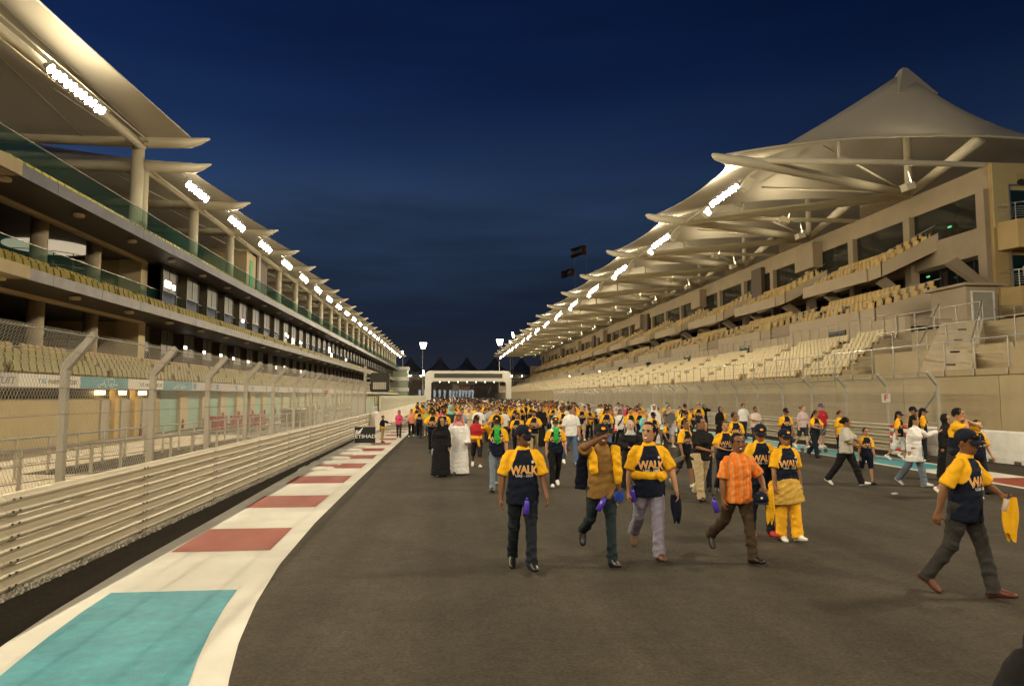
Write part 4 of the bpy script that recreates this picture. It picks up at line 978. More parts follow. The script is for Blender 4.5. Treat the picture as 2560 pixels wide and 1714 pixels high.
# trackside flood masts that carry on behind the viewer on the grandstand side
def flood_mast(x, y, h, label, aim):
    t = thing('light_mast', label, 'light mast', (x, y, 0), math.atan2(aim[1] - y, aim[0] - x) + math.pi / 2, 'light masts beside the near track')
    MB().tube([(0, 0, 0), (0, 0, h)], [.34, .18], 12).build('pole', GALV, t)
    fr2 = MB(); ln2 = MB(); d = Vector((0, -.8, -.6)); u = Vector((1, 0, 0)); w = d.cross(u)
    for r_ in range(3):
        fr2.box(-2.2 + .4 * (2 - r_), 2.2 - .4 * (2 - r_), -.08, .08, h - .2 + r_ * .8, h - .1 + r_ * .8)
        for j in range(4 + r_):
            c = Vector(((j - (3 + r_) / 2) * .72, -.25, h + r_ * .8)); rg = lambda rr3, o: [c + d * o + (u * math.cos(a) + w * math.sin(a)) * rr3 for a in [2 * math.pi * (q + .5) / 10 for q in range(10)]]
            ln2.add(rg(.30, .1), [tuple(range(10))]); fr2.add(rg(.14, -.3) + rg(.31, .11), [(q, (q + 1) % 10, 10 + (q + 1) % 10, 10 + q) for q in range(10)] + [tuple(range(9, -1, -1))])
    fr2.build('lamp_frame', HOUS, t); ln2.build('lenses', M('near_mast_lens', FLOOD, emit=MSP, var=0.), t)
flood_mast(24.5, 9.0, 19.0, 'tall floodlight mast beside the near grandstand terrace, out of frame', (6, 14))
flood_mast(24.5, -16.0, 19.0, 'tall floodlight mast behind the viewer on the grandstand side', (6, 6))
flood_mast(4.0, -38.0, 19.0, 'tall floodlight mast on the track axis behind the viewer', (4, 10))
# far control tower
ct = thing('control_tower', 'small pale glazed tower at the far end of the pits', 'building', (-16.5, 236, 0))
for z in (0, 3.6, 7.2): MB().box(-3.2, 3.2, -3, 3, z, z + 1.2).build('floor_band', WG, ct); MB().box(-3.0, 3.0, -2.8, 2.8, z + 1.2, z + 3.6).build('glazing', M('pale_green_glazing', (.26, .30, .22), rough=.2), ct)
MB().box(-3.4, 3.4, -3.2, 3.2, 10.8, 11.9).build('roof', WG, ct)
# far grandstand with dark tents
fg = thing('far_grandstand', 'distant tan grandstand closing the end of the straight', 'grandstand', (0, 345, 0))
for j in range(8): MB().box(-45, 60, j * 1.1, j * 1.1 + 1.1, 0, 3 + .55 * j).build('seat_bank', M('far_seats', (.42, .34, .23), var=.2, scale=.5), fg)
for j in range(12): MB().add([(-43 + j * 9, -.05, 3.02), (-42.2 + j * 9, -.05, 3.02), (-40.2 + j * 9, 8.0, 7.0), (-41 + j * 9, 8.0, 7.0)], [(0, 1, 2, 3)]).build('aisle', BOLT, fg)
MB().box(-45, 60, 9, 9.5, 6.9, 8.4).build('fascia', TAUPE, fg); MB().box(-45, 60, 12, 13, 8.4, 13).build('dark_recess', BOLT, fg); MB().box(-45, 60, 8.6, 9, 9.6, 10.3).build('fascia', TAUPE, fg)
for j in range(16): MB().box(-40 + j * 5.2, -39.4 + j * 5.2, 8.3, 8.5, 12.0, 12.5).build('lamp', M('far_lamp', (1, .88, .66), emit=55.), fg)
for j, x in enumerate((-33, -18.8, -4.0, 9.8, 24, 38)):
    t = thing('far_tent', '%s dark tent peak on the horizon, counted from the pit building' % ORD[j], 'tent roof', (x, 352, 0), 0, 'tent roofs on the horizon')
    pr = [(11, 13.4), (7.6, 14.6), (4.6, 16.2), (2.4, 18.4), (1.0, 20.6), (.2, 21.6)]
    MB().lathe(pr, n=16).build('membrane', M('far_membrane', (.30, .27, .23), rough=.8, trans=.3), t, True); MB().tube([(0, 0, 8), (0, 0, 21.7)], .2, 8).build('mast', GALV, t)
# pale blue feather banners and flags on poles
for j in range(14):
    x = -9 + (j * 1.55 if j < 6 else 9.5 + (j - 6) * 1.0); t = thing('feather_banner', '%s pale blue feather banner behind the gantry, counted from the pit side' % ORD[j], 'banner', (x, 215 + (j % 3), 0), 0, 'pale blue feather banners behind the gantry')
    MB().tube([(0, 0, 0), (0, 0, 4.0)], .03, 5).build('pole', GALV, t)
    mb = MB(); mb.grid(lambda u, v: (.05 + v * (.75 - .3 * u) , .08 * math.sin(6 * v + 3 * u), 4.0 - u * 2.2 - .3 * v), 6, 3); mb.build('cloth', M('pale_blue_cloth', (.30, .40, .62), rough=.8), t, True)
CL = dict(r=M('flag_red', (.07, .012, .012)), g=M('flag_green', (.012, .04, .02)), w=M('flag_white', (.16, .15, .14)), k=M('flag_black', (.012, .012, .012)), d=M('flag_maroon', (.025, .012, .014)))
def flag(label, x, y, z, w, h, dark):
    t = thing('flag', label, 'flag', (x, y, 0), 0)
    MB().tube([(0, 0, 12), (0, 0, z + 2.6)], .03, 6).build('pole', GALV, t)
    def F(u, v): return (-u * w, .35 * math.sin(u * 5), z - v * h + .18 * math.sin(u * 6) - .35 * u * u * h)
    def pc(u0, u1, v0, v1, m, n_): MB().grid(lambda a, b: F(u0 + (u1 - u0) * a, v0 + (v1 - v0) * b), 10, 4).build(n_, CL[m], t, True)
    if dark: pc(0, 1, 0, 1, 'd', 'cloth'); MB().grid(lambda a, b: tuple(Vector(F(.3 + .22 * a, .3 + .4 * b)) - Vector((0, .03, 0))), 4, 3).build('emblem', CL['w'], t)
    else:
        pc(0, .27, 0, 1, 'r', 'red_band'); pc(.27, 1, 0, .333, 'g', 'green_stripe'); pc(.27, 1, .333, .667, 'w', 'white_stripe'); pc(.27, 1, .667, 1, 'k', 'black_stripe')
flag('red, green, white and black national flag above the grandstand roof', 31.0, 150, 35.9, 3.7, 2.2, False)
flag('dark maroon flag with small emblem below the national flag', 28.3, 150, 30.6, 3.2, 1.7, True)
flag('dark furled flag above the far end of the pit roof', -14.0, 150, 14.5, 2.0, 1.6, True) if False else None
# ================================================================ people
from mathutils import noise as mnoise
def FAB(name, col, rough=.85, **k):
    return M(name, col, rough=rough, var=.10, scale=6, bump=.55, bscale=11, spec=.2, **k)
NAVY = FAB('navy_cotton', (.0055, .0085, .021)); GOLD = FAB('golden_yellow_cotton', (.78, .40, .012)); BLACKF = FAB('black_cloth', (.010, .009, .010)); WHITEF = FAB('white_cloth', (.72, .70, .68))
DENIM = FAB('dark_denim', (.016, .022, .031), stain=.35); DENIML = FAB('blue_denim', (.10, .16, .30), stain=.3); DENIMP = FAB('pale_denim', (.22, .27, .34), stain=.3)
LAV = FAB('lavender_grey_twill', (.24, .22, .29)); KHAKI = FAB('khaki_twill', (.40, .31, .18)); BROWNS = FAB('brown_shirt_cloth', (.22, .12, .035)); BROWNT = FAB('dark_brown_twill', (.050, .033, .018)); CHAR = FAB('charcoal_cloth', (.035, .032, .030))
REDF = FAB('red_cotton', (.38, .022, .03)); GREENF = FAB('green_satin', (.03, .36, .05), rough=.4); SHALW = FAB('yellow_shalwar', (.80, .40, .02)); TURQ = FAB('turquoise_cloth', (.16, .50, .50)); PINKF = FAB('pink_cloth', (.62, .06, .17)); SALM = FAB('salmon_cloth', (.70, .26, .17)); GREYF = FAB('grey_cloth', (.13, .125, .12)); GREYL = FAB('pale_grey_cloth', (.42, .39, .34)); BEIGEF = FAB('beige_cloth', (.50, .40, .26)); ORANGEF = FAB('orange_cloth', (.72, .22, .07)); YLIGHT = FAB('light_yellow_cloth', (.75, .62, .10)); LIME = FAB('lime_cloth', (.32, .42, .10)); LBLUE = FAB('pale_blue_cloth_shirt', (.36, .46, .62)); CREAMF = FAB('cream_cloth', (.66, .56, .40)); PURP = FAB('violet_cloth', (.18, .06, .25)); MUST = FAB('mustard_tee', (.66, .48, .14))
SHOEB = M('black_shoe', (.012, .011, .010), rough=.35, spec=.5); SHOEW = M('white_shoe', (.72, .70, .66), rough=.5); SHOER = M('red_brown_shoe', (.085, .02, .01), rough=.4); SANDAL = M('brown_sandal', (.12, .05, .02), rough=.5)
HAIRB = M('black_hair', (.007, .0055, .0045), rough=.7, spec=.15, var=.3, scale=40, bump=.5, bscale=90); HAIRBR = M('brown_hair', (.10, .05, .02), rough=.45, var=.3, scale=40, bump=.5, bscale=90)
SKIN = [M('skin_dark', (.17, .072, .032), rough=.48, var=.06, scale=12, spec=.4), M('skin_brown', (.27, .125, .06), rough=.48, var=.06, scale=12, spec=.4), M('skin_tan', (.40, .21, .115), rough=.5, var=.06, scale=12, spec=.4), M('skin_fair', (.55, .33, .22), rough=.5, var=.06, scale=12, spec=.4)]
EYE = M('eye_dark', (.015, .01, .008), rough=.2); LIP = M('lip', (.22, .07, .05), rough=.4); TEETH = M('teeth', (.75, .70, .62), rough=.3)
EYEW = M('eye_white', (.28, .24, .2), rough=.25)
def striped(name, cols, scale, axis=0):
    m = FAB(name, cols[0]); nt = m.node_tree; N = nt.nodes.new; L = nt.links.new; b = nt.nodes['Principled BSDF']
    tc = [n for n in nt.nodes if n.type == 'TEX_COORD'][0]; sp = N('ShaderNodeSeparateXYZ'); L(tc.outputs['Object'], sp.inputs[0])
    mu = N('ShaderNodeMath'); mu.operation = 'MULTIPLY'; mu.inputs[1].default_value = scale; L(sp.outputs[axis], mu.inputs[0])
    fr = N('ShaderNodeMath'); fr.operation = 'FRACT'; L(mu.outputs[0], fr.inputs[0])
    ra = N('ShaderNodeValToRGB'); ra.color_ramp.interpolation = 'CONSTANT'; L(fr.outputs[0], ra.inputs[0])
    n = len(cols); 
    while len(ra.color_ramp.elements) < n: ra.color_ramp.elements.new(.5)
    for i, e in enumerate(ra.color_ramp.elements): e.position = [0, .34, .46, .70, .80][i] if n == 5 else i / n; e.color = (*cols[i], 1)
    L(ra.outputs[0], b.inputs['Base Color']); return m
ORSTR = striped('orange_striped_shirt', [(.72, .17, .015), (.45, .22, .10), (.78, .22, .03), (.50, .32, .16), (.70, .15, .012)], 9.)
def checked(name, a, b_, sc):
    m = FAB(name, a); nt = m.node_tree; N = nt.nodes.new; L = nt.links.new; b = nt.nodes['Principled BSDF']; tc = [n for n in nt.nodes if n.type == 'TEX_COORD'][0]
    c = N('ShaderNodeTexChecker'); c.inputs['Scale'].default_value = sc; c.inputs[1].default_value = (*a, 1); c.inputs[2].default_value = (*b_, 1); L(tc.outputs['Object'], c.inputs[0]); L(c.outputs[0], b.inputs['Base Color']); return m
GHUT = checked('red_white_checked_cloth', (.50, .05, .07), (.62, .42, .40), 110); PATT = checked('patterned_scarf', (.62, .60, .56), (.16, .20, .24), 46); GOLDP = checked('gold_patterned_tunic', (.60, .38, .08), (.44, .26, .05), 60); FLORAL = checked('floral_cloth', (.62, .56, .54), (.42, .22, .26), 42); TRACKP = FAB('dark_track_cloth', (.022, .018, .028))
TORANGE = M('shirt_print_orange', (.82, .33, .02), rough=.8); TPALE = M('shirt_print_pale', (.62, .55, .42), rough=.8); TWHITE = M('shirt_print_white', (.72, .70, .66), rough=.8)
PRINTS = {}
def print_mesh(res):
    if res in PRINTS: return PRINTS[res]
    out = []
    for s, size, m, off, sx, dz in (('WALK', .128, TPALE, .0055, 1.2, 0), ('WALK', .128, TORANGE, .0012, 1.2, 0), ('UAE - 2009', .044, TWHITE, .001, 1.05, -.074)):
        me = text_mesh('print', s, size, m, offset=off, sx=sx * (.74 if s == 'WALK' else 1), sub=res, space=.98 if s == 'WALK' else 1.)
        vs = np.array([v.co[:] for v in me.vertices]); fs = [tuple(p.vertices) for p in me.polygons]
        if s == 'WALK':
            vs[:, 1] *= 1.0 + .10 * np.abs(vs[:, 0]) / .14; vs[:, 1] -= .9 * vs[:, 0] ** 2
        vs[:, 1] += dz; out.append((vs, fs, m))
        bpy.data.meshes.remove(me)
    PRINTS[res] = out; return out
def V(*a): return Vector(a)
def wrink(p):
    x, y, z = p[:, 0], p[:, 1], p[:, 2]
    a = np.sin(11 * x + 23 * z + 2.3 * np.sin(9 * y + 7 * z)) * np.sin(8 * y - 17 * z + 2 * np.sin(13 * x))
    b = np.sin(29 * x - 41 * z + 3 * np.sin(17 * y + 5)) * np.cos(21 * y + 13 * x + 2 * np.sin(19 * z))
    c = np.sin(37 * z + 19 * x + 7 * np.sin(7 * x + 5 * y + 4 * z)) * np.sin(6 * z + 9 * y + 1.3)
    return .8 * a + .55 * b + .5 * c
class Src:
    """overlapping closed shapes, each with a tag; unioned afterwards into one continuous skin"""
    def __init__(s): s.v = []; s.f = []; s.t = []
    def add(s, vs, fs, tag):
        o = len(s.v); s.v += [tuple(v) for v in vs]; s.f += [tuple(i + o for i in f) for f in fs]; s.t += [tag] * len(fs)
    def loft(s, rings, tag, n):
        k = len(rings); vs = [p for r in rings for p in r]
        fs = [(i * n + j, i * n + (j + 1) % n, (i + 1) * n + (j + 1) % n, (i + 1) * n + j) for i in range(k - 1) for j in range(n)]
        fs += [tuple(range(n - 1, -1, -1)), tuple(range((k - 1) * n, k * n))]; s.add(vs, fs, tag)
    def tube(s, path, rad, tag, ref=None, n=12):
        path = [Vector(p) for p in path]; k = len(path); rings = []
        d0 = (path[1] - path[0]).normalized(); u = Vector(ref) if ref is not None else V(1, 0, 0)
        if abs(u.dot(d0)) > .95: u = V(0, 1, 0)
        for i, p in enumerate(path):
            d = (path[min(i + 1, k - 1)] - path[max(i - 1, 0)]).normalized(); u = (u - d * u.dot(d)).normalized(); w = d.cross(u)
            rx, ry = rad[i] if isinstance(rad[i], (tuple, list)) else (rad[i], rad[i])
            rings.append([p + u * (rx * math.cos(2 * math.pi * j / n)) + w * (ry * math.sin(2 * math.pi * j / n)) for j in range(n)])
        s.loft(rings, tag, n)
    def ball(s, c, r, tag, T=None, n=14, m=9):
        rings = []
        for i in range(1, m):
            a = math.pi * i / m - math.pi / 2; rings.append([(c[0] + r[0] * math.cos(a) * math.cos(2 * math.pi * j / n), c[1] + r[1] * math.cos(a) * math.sin(2 * math.pi * j / n), c[2] + r[2] * math.sin(a)) for j in range(n)])
        if T is not None: rings = [[T @ Vector(p) for p in q] for q in rings]
        s.loft(rings, tag, n)
def ik(S, T, l1, l2, pole):
    S, T = Vector(S), Vector(T); d = T - S; L = min(d.length, (l1 + l2) * .995); d = d.normalized()
    a = (l1 * l1 - l2 * l2 + L * L) / (2 * L); h = math.sqrt(max(0, l1 * l1 - a * a)); p = Vector(pole); p = (p - d * p.dot(d)).normalized()
    return S + d * a + p * h, S + d * L
def person(label, pos, face=0., H=1.72, build=1., fem=False, skin=1, top='tee', topmat=None, sleeve='short', bottom='pants', botmat=None, shoes=None, hair='short', hairmat=None, cap=None, scarf=None,
           legs=((12, 4), (-10, 12)), arms=((-8, 8, 12), (8, 8, 12)), ikarm=(None, None), lean=2., yaw=0., nod=0., extra=(), vox=.012, smile=False, stache=False, group=None, printed=None, feet_up=None, hemz=.86, sleevemat=None, skirt=None, belly=0., wide=1., twist=0., long_hair=False, cat='person'):
    """one walker. face: heading turned from facing the viewer, degrees; legs: (hip swing, knee bend) for the viewer's left and right leg"""
    S = Src(); k = H / 1.72; tags = {}
    bw = build; hairmat = hairmat or HAIRB; shoes = shoes or SHOEB; botmat = botmat or DENIM
    sw = (.152 if fem else .172) * (1 + .45 * (bw - 1)); hipw = .092
    # --- legs
    hip = V(0, 0, .93); feet = []
    robe = top in ('robe',)
    for s_, (fl, kn) in zip((-1, 1), legs):
        hj = hip + V(s_ * hipw, 0, 0); a = R(fl); b = R(fl - kn)
        knee = hj + V(s_ * .012, -math.sin(a), -math.cos(a)) * .43; ank = knee + V(s_ * -.005, -math.sin(b), -math.cos(b)) * .42
        pf = R(-max(0, (kn - fl)) * .9 if fl - kn < -14 else (14 if fl - kn > 8 else 0))
        if abs(fl - kn) <= 14: pf = R(10 if fl > 8 else 0)
        fd = V(s_ * .12, -math.cos(pf), math.sin(pf)).normalized(); up = V(0, math.sin(pf), math.cos(pf))
        sk = bottom in ('shorts', 'capri', 'skirt')
        g = bw * (1.08 if fem else 1.) * wide
        shape = [(hj + V(0, 0, .05), (.098 * g, .105 * g)), (hj.lerp(knee, .3), (.090 * g, .098 * g)), (hj.lerp(knee, .7), (.072 * g, .080 * g)), (knee, (.064 * g, .070 * g)), (knee.lerp(ank, .3), (.060 * g, .068 * g)), (knee.lerp(ank, .7), (.058 * g, .062 * g)), (ank + V(0, 0, .0), (.062 * g, .066 * g)), (ank - up * .035 + fd * .0, (.064 * g, .070 * g))]
        if robe: shape = [(p, (r[0] * .6, r[1] * .6)) for p, r in shape]
        if bottom == 'shalwar': shape = [(p, (r[0] * (1.0 if i < 2 else 1.18), r[1] * (1.0 if i < 2 else 1.18))) for i, (p, r) in enumerate(shape)]
        if sk:
            m = {'shorts': 4, 'capri': 5, 'skirt': 2}[bottom]
            S.tube([p for p, r in shape[:m]], [(r[0] * 1.12, r[1] * 1.12) for p, r in shape[:m]], 'pants')
            S.tube([shape[0][0], knee, knee.lerp(ank, .3), knee.lerp(ank, .75), ank - up * .03], [.075 * bw, .052 * bw, .055 * bw, .038, .036], 'skin')
        else: S.tube([p for p, r in shape], [r for p, r in shape], 'pants')
        base = ank - up * .045
        S.tube([base - fd * .075 - up * .012, base - fd * .045, base + fd * .05 + up * .012, base + fd * .12 - up * .008, base + fd * .175 - up * .015, base + fd * .20 - up * .018], [(.028, .026), (.040, .042), (.041, .048), (.046, .034), (.040, .024), (.022, .014)], 'shoeL' if s_ < 0 else 'shoeR', n=12)
        feet.append(base)
    # --- torso frame
    MT = Matrix.Translation(hip) @ Matrix.Rotation(R(twist), 4, 'Z') @ Matrix.Rotation(R(lean), 4, 'X') @ Matrix.Translation(-hip)
    n = 20
    def ring(z, w, d, y=0., p=2.3):
        out = []
        for j in range(n):
            c, s2 = math.cos(2 * math.pi * j / n), math.sin(2 * math.pi * j / n)
            out.append(MT @ V(w * math.copysign(abs(c) ** (2 / p), c), y + d * math.copysign(abs(s2) ** (2 / p), s2), z))
        return out
    wf, hf = (.93, 1.06) if fem else (1., 1.)
    b_ = bw
    S.loft([ring(.78, .10 * b_, .09 * b_), ring(.84, .165 * b_ * hf, .115 * b_), ring(.93, .172 * b_ * hf, .118 * b_), ring(1.0, .160 * b_, .112 * b_)], 'pants', n)
    tt = 'robe' if robe else 'shirt'
    rr = []
    if robe: rr += [ring(.05, .255 * b_, .20), ring(.10, .25 * b_, .20), ring(.35, .235 * b_, .185), ring(.65, .225 * b_, .165)]
    elif skirt: rr += [ring(skirt, .235 * b_, .17, 0), ring((skirt + hemz) / 2, .225 * b_, .155)]
    hm = hemz if not robe else .86
    be = belly
    rr += [ring(hm, .192 * b_ * hf, .135 * b_ + be * .5, -be * .4), ring(hm + .03, .193 * b_ * hf, .136 * b_ + be * .6, -be * .5), ring(1.02, .180 * b_, .130 * b_ + be, -be * .7), ring(1.12, .172 * b_ * wf, .124 * b_ + be * .8, -be * .6), ring(1.24, .182 * b_ * wf, .128 * b_ + (.012 if fem else 0), -.006 - (.012 if fem else 0) - be * .2), ring(1.33, .184 * b_ * wf, .122 * b_, 0), ring(1.385, .156 * (.5 + .5 * b_) * wf, .102, .004), ring(1.425, .114 * wf, .086, .008), ring(1.456, .078, .070, .008), ring(1.487, .066, .062, .006)]
    S.loft(rr, tt, n)
    S.tube([MT @ V(0, .012, 1.44), MT @ V(0, .004, 1.50), MT @ V(0, -.006, 1.56)], [.060 * (.6 + .4 * bw) * (.88 if fem else 1), .054 * (.6 + .4 * bw) * (.88 if fem else 1), .056], 'skin', n=14)
    # --- arms
    hands = []
    for i, s_ in enumerate((-1, 1)):
        Sh = MT @ V(s_ * sw, .004, 1.388)
        if ikarm[i]:
            tgt, pole = ikarm[i]; E, Wr = ik(Sh, V(*tgt), .29, .26, pole)
        else:
            fl, ab, el = arms[i]; a = R(fl); o = R(ab)
            d = V(s_ * math.sin(o), -math.sin(a) * math.cos(o), -math.cos(a) * math.cos(o)); E = Sh + d * .29
            a2 = R(fl + el); o2 = R(ab * .35); d2 = V(s_ * math.sin(o2), -math.sin(a2) * math.cos(o2), -math.cos(a2) * math.cos(o2)); Wr = E + d2 * .255
        fdir = (Wr - E).normalized(); g = .6 + .4 * bw; ft = .86 if fem else 1.
        S.tube([Sh + V(-s_ * .03, 0, -.004), Sh.lerp(E, .35), Sh.lerp(E, .75), E, E.lerp(Wr, .3), E.lerp(Wr, .8), Wr + fdir * .01], [(.044 * g, .046 * g), (.050 * g * ft, .053 * g * ft), (.044 * g * ft, .046 * g * ft), (.041 * ft, .042 * ft), (.043 * ft, .043 * ft), (.031 * ft, .028 * ft), (.028 * ft, .024 * ft)], 'skin', n=12)
        if sleeve == 'short':
            e_ = Sh.lerp(E, .86); S.tube([Sh + V(-s_ * .09, 0, .012), Sh + V(-s_ * .018, 0, -.006), Sh.lerp(E, .15) , Sh.lerp(E, .5), Sh.lerp(E, .85), e_], [(.030, .045), (.050 * g, .060 * g), (.058 * g, .066 * g), (.064 * g, .070 * g), (.072 * g, .076 * g), (.073 * g, .077 * g)], 'sleeve', n=14)
        elif sleeve == 'long':
            rb = 1.35 if robe else 1.
            S.tube([Sh + V(-s_ * .09, 0, .012), Sh + V(-s_ * .012, 0, -.006), Sh.lerp(E, .5), E, E.lerp(Wr, .5), Wr - fdir * .015], [(.030, .045), (.052 * g, .062 * g), (.060 * g * rb, .066 * g * rb), (.056 * rb, .060 * rb), (.052 * rb, .055 * rb), (.046 * rb * rb, .048 * rb * rb)], 'sleeve', n=14)
        # hand: palm, four curled fingers, thumb from the side of the palm
        ac = V(0, -1, 0) if abs(fdir.y) < .8 else V(0, 0, 1)
        ac = (ac - fdir * ac.dot(fdir)).normalized(); nm = fdir.cross(ac) * 1.0
        if nm.dot(V(-s_, 0, 0)) < 0 and abs(fdir.y) < .8: nm = -nm
        hs = .92 if fem else 1.
        P0 = Wr - fdir * .01; kn_ = Wr + fdir * .085 * hs
        S.tube([P0, Wr + fdir * .03 * hs, kn_ - fdir * .01, kn_ + fdir * .004], [(.026 * hs, .02 * hs), (.040 * hs, .019 * hs), (.043 * hs, .016 * hs), (.036 * hs, .012)], 'skin', ref=ac, n=12)
        for q, ln in zip((.031, .0105, -.0105, -.031), (.070, .080, .074, .056)):
            f0 = kn_ + ac * q * hs - fdir * .012; c1 = (fdir + nm * .35 + ac * q * 3).normalized(); c2 = (fdir * .55 + nm * .85).normalized()
            S.tube([f0, f0 + c1 * ln * .55 * hs, f0 + c1 * ln * .55 * hs + c2 * ln * .55 * hs], [.0095 * hs, .0092 * hs, .0072 * hs], 'skin', ref=ac, n=8)
        t0 = Wr + fdir * .028 * hs + ac * .030 * hs; t1 = t0 + (fdir * .55 + ac * .65 + nm * .35).normalized() * .042 * hs; t2 = t1 + (fdir * .85 + ac * .1 + nm * .5).normalized() * .032 * hs
        S.tube([t0 - ac * .008, t1, t2], [.013 * hs, .0115 * hs, .008 * hs], 'skin', n=8)
        hands.append(Wr + fdir * .08)
    # --- head
    MH = MT @ Matrix.Translation(V(0, -.006, 1.50)) @ Matrix.Rotation(R(yaw), 4, 'Z') @ Matrix.Rotation(R(nod), 4, 'X') @ Matrix.Scale(1.09, 4)
    hw = .94 if fem else 1.
    prof_ = [(-.012, .030, .050, .02), (0, .044, .078, .03), (.03, .059, .087, .045), (.06, .066, .088, .064), (.09, .071, .087, .082), (.12, .074, .087, .093), (.15, .075, .087, .097), (.18, .070, .078, .093), (.203, .055, .060, .075), (.219, .030, .032, .042), (.224, .010, .012, .014)]
    rings = []
    for z, w, f_, bk in prof_:
        r_ = []
        for j in range(24):
            c, s2 = math.cos(2 * math.pi * j / 24), math.sin(2 * math.pi * j / 24); e = 2 / 2.25
            r_.append(MH @ V(w * hw * math.copysign(abs(c) ** e, c), (bk if s2 > 0 else f_) * math.copysign(abs(s2) ** e, s2), z))
        rings.append(r_)
    S.loft(rings, 'skin', 24)
    h = lambda *a: MH @ V(*a)
    S.tube([h(0, -.082, .130), h(0, -.094, .108), h(0, -.106, .086), h(0, -.094, .074)], [.007, .010, .0155, .008], 'skin', n=8)
    for s_ in (-1, 1):
        S.ball((s_ * .076 * hw, .012, .100), (.010, .020, .031), 'skin', MH, 8, 6)
        S.ball((s_ * .030, -.080, .119), (.012, .008, .0055), 'eyew', MH, 8, 6); S.ball((s_ * .030, -.0835, .119), (.0085, .0078, .0078), 'eye', MH, 8, 6)
        S.tube([h(s_ * .012, -.089, .136), h(s_ * .030, -.089, .142), h(s_ * .050, -.076, .136)], [.0035, .0045, .003], 'brow', n=6)
    if smile:
        S.tube([h(-.026, -.082, .052), h(0, -.0915, .044), h(.026, -.082, .052)], [.004, .0065, .004], 'teeth', n=8); S.tube([h(-.028, -.083, .050), h(0, -.092, .036), h(.028, -.083, .050)], [.004, .005, .004], 'lip', n=6)
    else: S.tube([h(-.024, -.083, .046), h(0, -.0905, .045), h(.024, -.083, .046)], [.004, .0065, .004], 'lip', n=8)
    if stache: S.tube([h(-.032, -.082, .055), h(0, -.093, .066), h(.032, -.082, .055)], [.005, .0078, .005], 'brow', n=8)
    if hair in ('short', 'long', 'bun') and not scarf:
        S.ball((0, .014, .142), (.0835 * hw, .096, .092), 'hair', MH, 18, 12)
        if hair == 'long':
            S.tube([h(0, .045, .16), h(0, .075, .06), h(0, .085, -.05), h(0, .09, -.19)], [(.082, .06), (.092, .05), (.090, .042), (.06, .02)], 'hair', ref=MH.to_3x3() @ V(1, 0, 0), n=14)
        if hair == 'bun': S.ball((0, .11, .12), (.04, .04, .04), 'hair', MH, 10, 8)
    if hair == 'fringe': S.ball((0, .006, .15), (.09, .10, .09), 'hair', MH, 16, 10)
    if scarf:
        S.ball((0, .022, .115), (.092, .100, .128), 'scarf', MH, 20, 14)
        S.tube([h(0, .012, .05), h(0, .006, -.01), h(0, .0, -.06), MT @ V(0, -.004, 1.40)], [(.082, .088), (.080, .085), (.105, .100), (.165, .125)], 'scarf', ref=MT.to_3x3() @ V(1, 0, 0), n=18)
        if scarf == 'ghutra' or (isinstance(scarf, tuple) and scarf[1]):
            for s_ in (-1, 1): S.tube([h(s_ * .07, .03, .15), h(s_ * .10, .0, .02), h(s_ * .13, .02, -.10), h(s_ * .15, .06, -.18)], [(.03, .07), (.022, .09), (.02, .10), (.012, .06)], 'scarf', n=10)
    for e in extra:
        if e[0] == 'tube': S.tube([MT @ Vector(p) for p in e[2]], e[3], e[1], n=12)
    # --- union into one continuous surface
    me = bpy.data.meshes.new('tmp'); me.from_pydata(S.v, [], S.f); me.update()
    o = bpy.data.objects.new('tmp', me); BENCH.collection.objects.link(o)
    rm_ = o.modifiers.new('r', 'REMESH'); rm_.mode = 'VOXEL'; rm_.voxel_size = vox; rm_.adaptivity = 0
    sm_ = o.modifiers.new('s', 'SMOOTH'); sm_.factor = .5; sm_.iterations = 2 if vox < .016 else 1
    ev = evaluated(o); bm_ = ev.to_mesh()
    nv = len(bm_.vertices); co = np.empty(nv * 3, 'f'); bm_.vertices.foreach_get('co', co); co = co.reshape(-1, 3)
    no = np.empty(nv * 3, 'f'); bm_.vertex_normals.foreach_get('vector', no); no = no.reshape(-1, 3)
    npz = len(bm_.polygons); fc = np.empty(npz * 3, 'f'); bm_.polygons.foreach_get('center', fc); fc = fc.reshape(-1, 3)
    lt = np.empty(npz, 'i'); bm_.polygons.foreach_get('loop_total', lt); lv = np.empty(len(bm_.loops), 'i'); bm_.loops.foreach_get('vertex_index', lv)
    ls = np.concatenate([[0], np.cumsum(lt)[:-1]])
    quad = bool((lt == 4).all()); polys = lv.reshape(-1, 4) if quad else [lv[a:a + c] for a, c in zip(ls, lt)]
    ev.to_mesh_clear(); bpy.data.objects.remove(o); bpy.data.meshes.remove(me)
    bvh = BVHTree.FromPolygons(S.v, S.f)
    ftag = np.array([S.t[bvh.find_nearest(c)[2]] for c in fc.tolist()], dtype=object)
    inv = np.array(MT.inverted()); loc = fc @ inv[:3, :3].T + inv[:3, 3]
    # lift so that the lower foot stands on the ground
    zmin = co[:, 2].min(); co = co.copy(); co[:, 2] -= zmin
    root = thing('person', label, cat, pos, R(face), group); root.scale = (k, k, k)
    def sub_mesh(mask, name, mats, off, midx=None, wr=0., rim=True):
        idx = np.nonzero(mask)[0]
        if len(idx) == 0: return None
        if name in ('trousers', 'shirt', 'shorts') and quad:      # drop stray specks of cloth
            par = {}
            def find(a):
                while par.setdefault(a, a) != a: par[a] = par[par[a]]; a = par[a]
                return a
            Q = polys[idx].tolist()
            for f in Q:
                r0 = find(f[0])
                for c in f[1:]: par[find(c)] = r0
            rt = np.array([find(f[0]) for f in Q]); u_, n_ = np.unique(rt, return_counts=True); big = set(u_[n_ > len(Q) * .06].tolist())
            idx = idx[np.array([r in big for r in rt.tolist()])]
        P = np.array([polys[i] for i in idx]) if not quad else polys[idx]
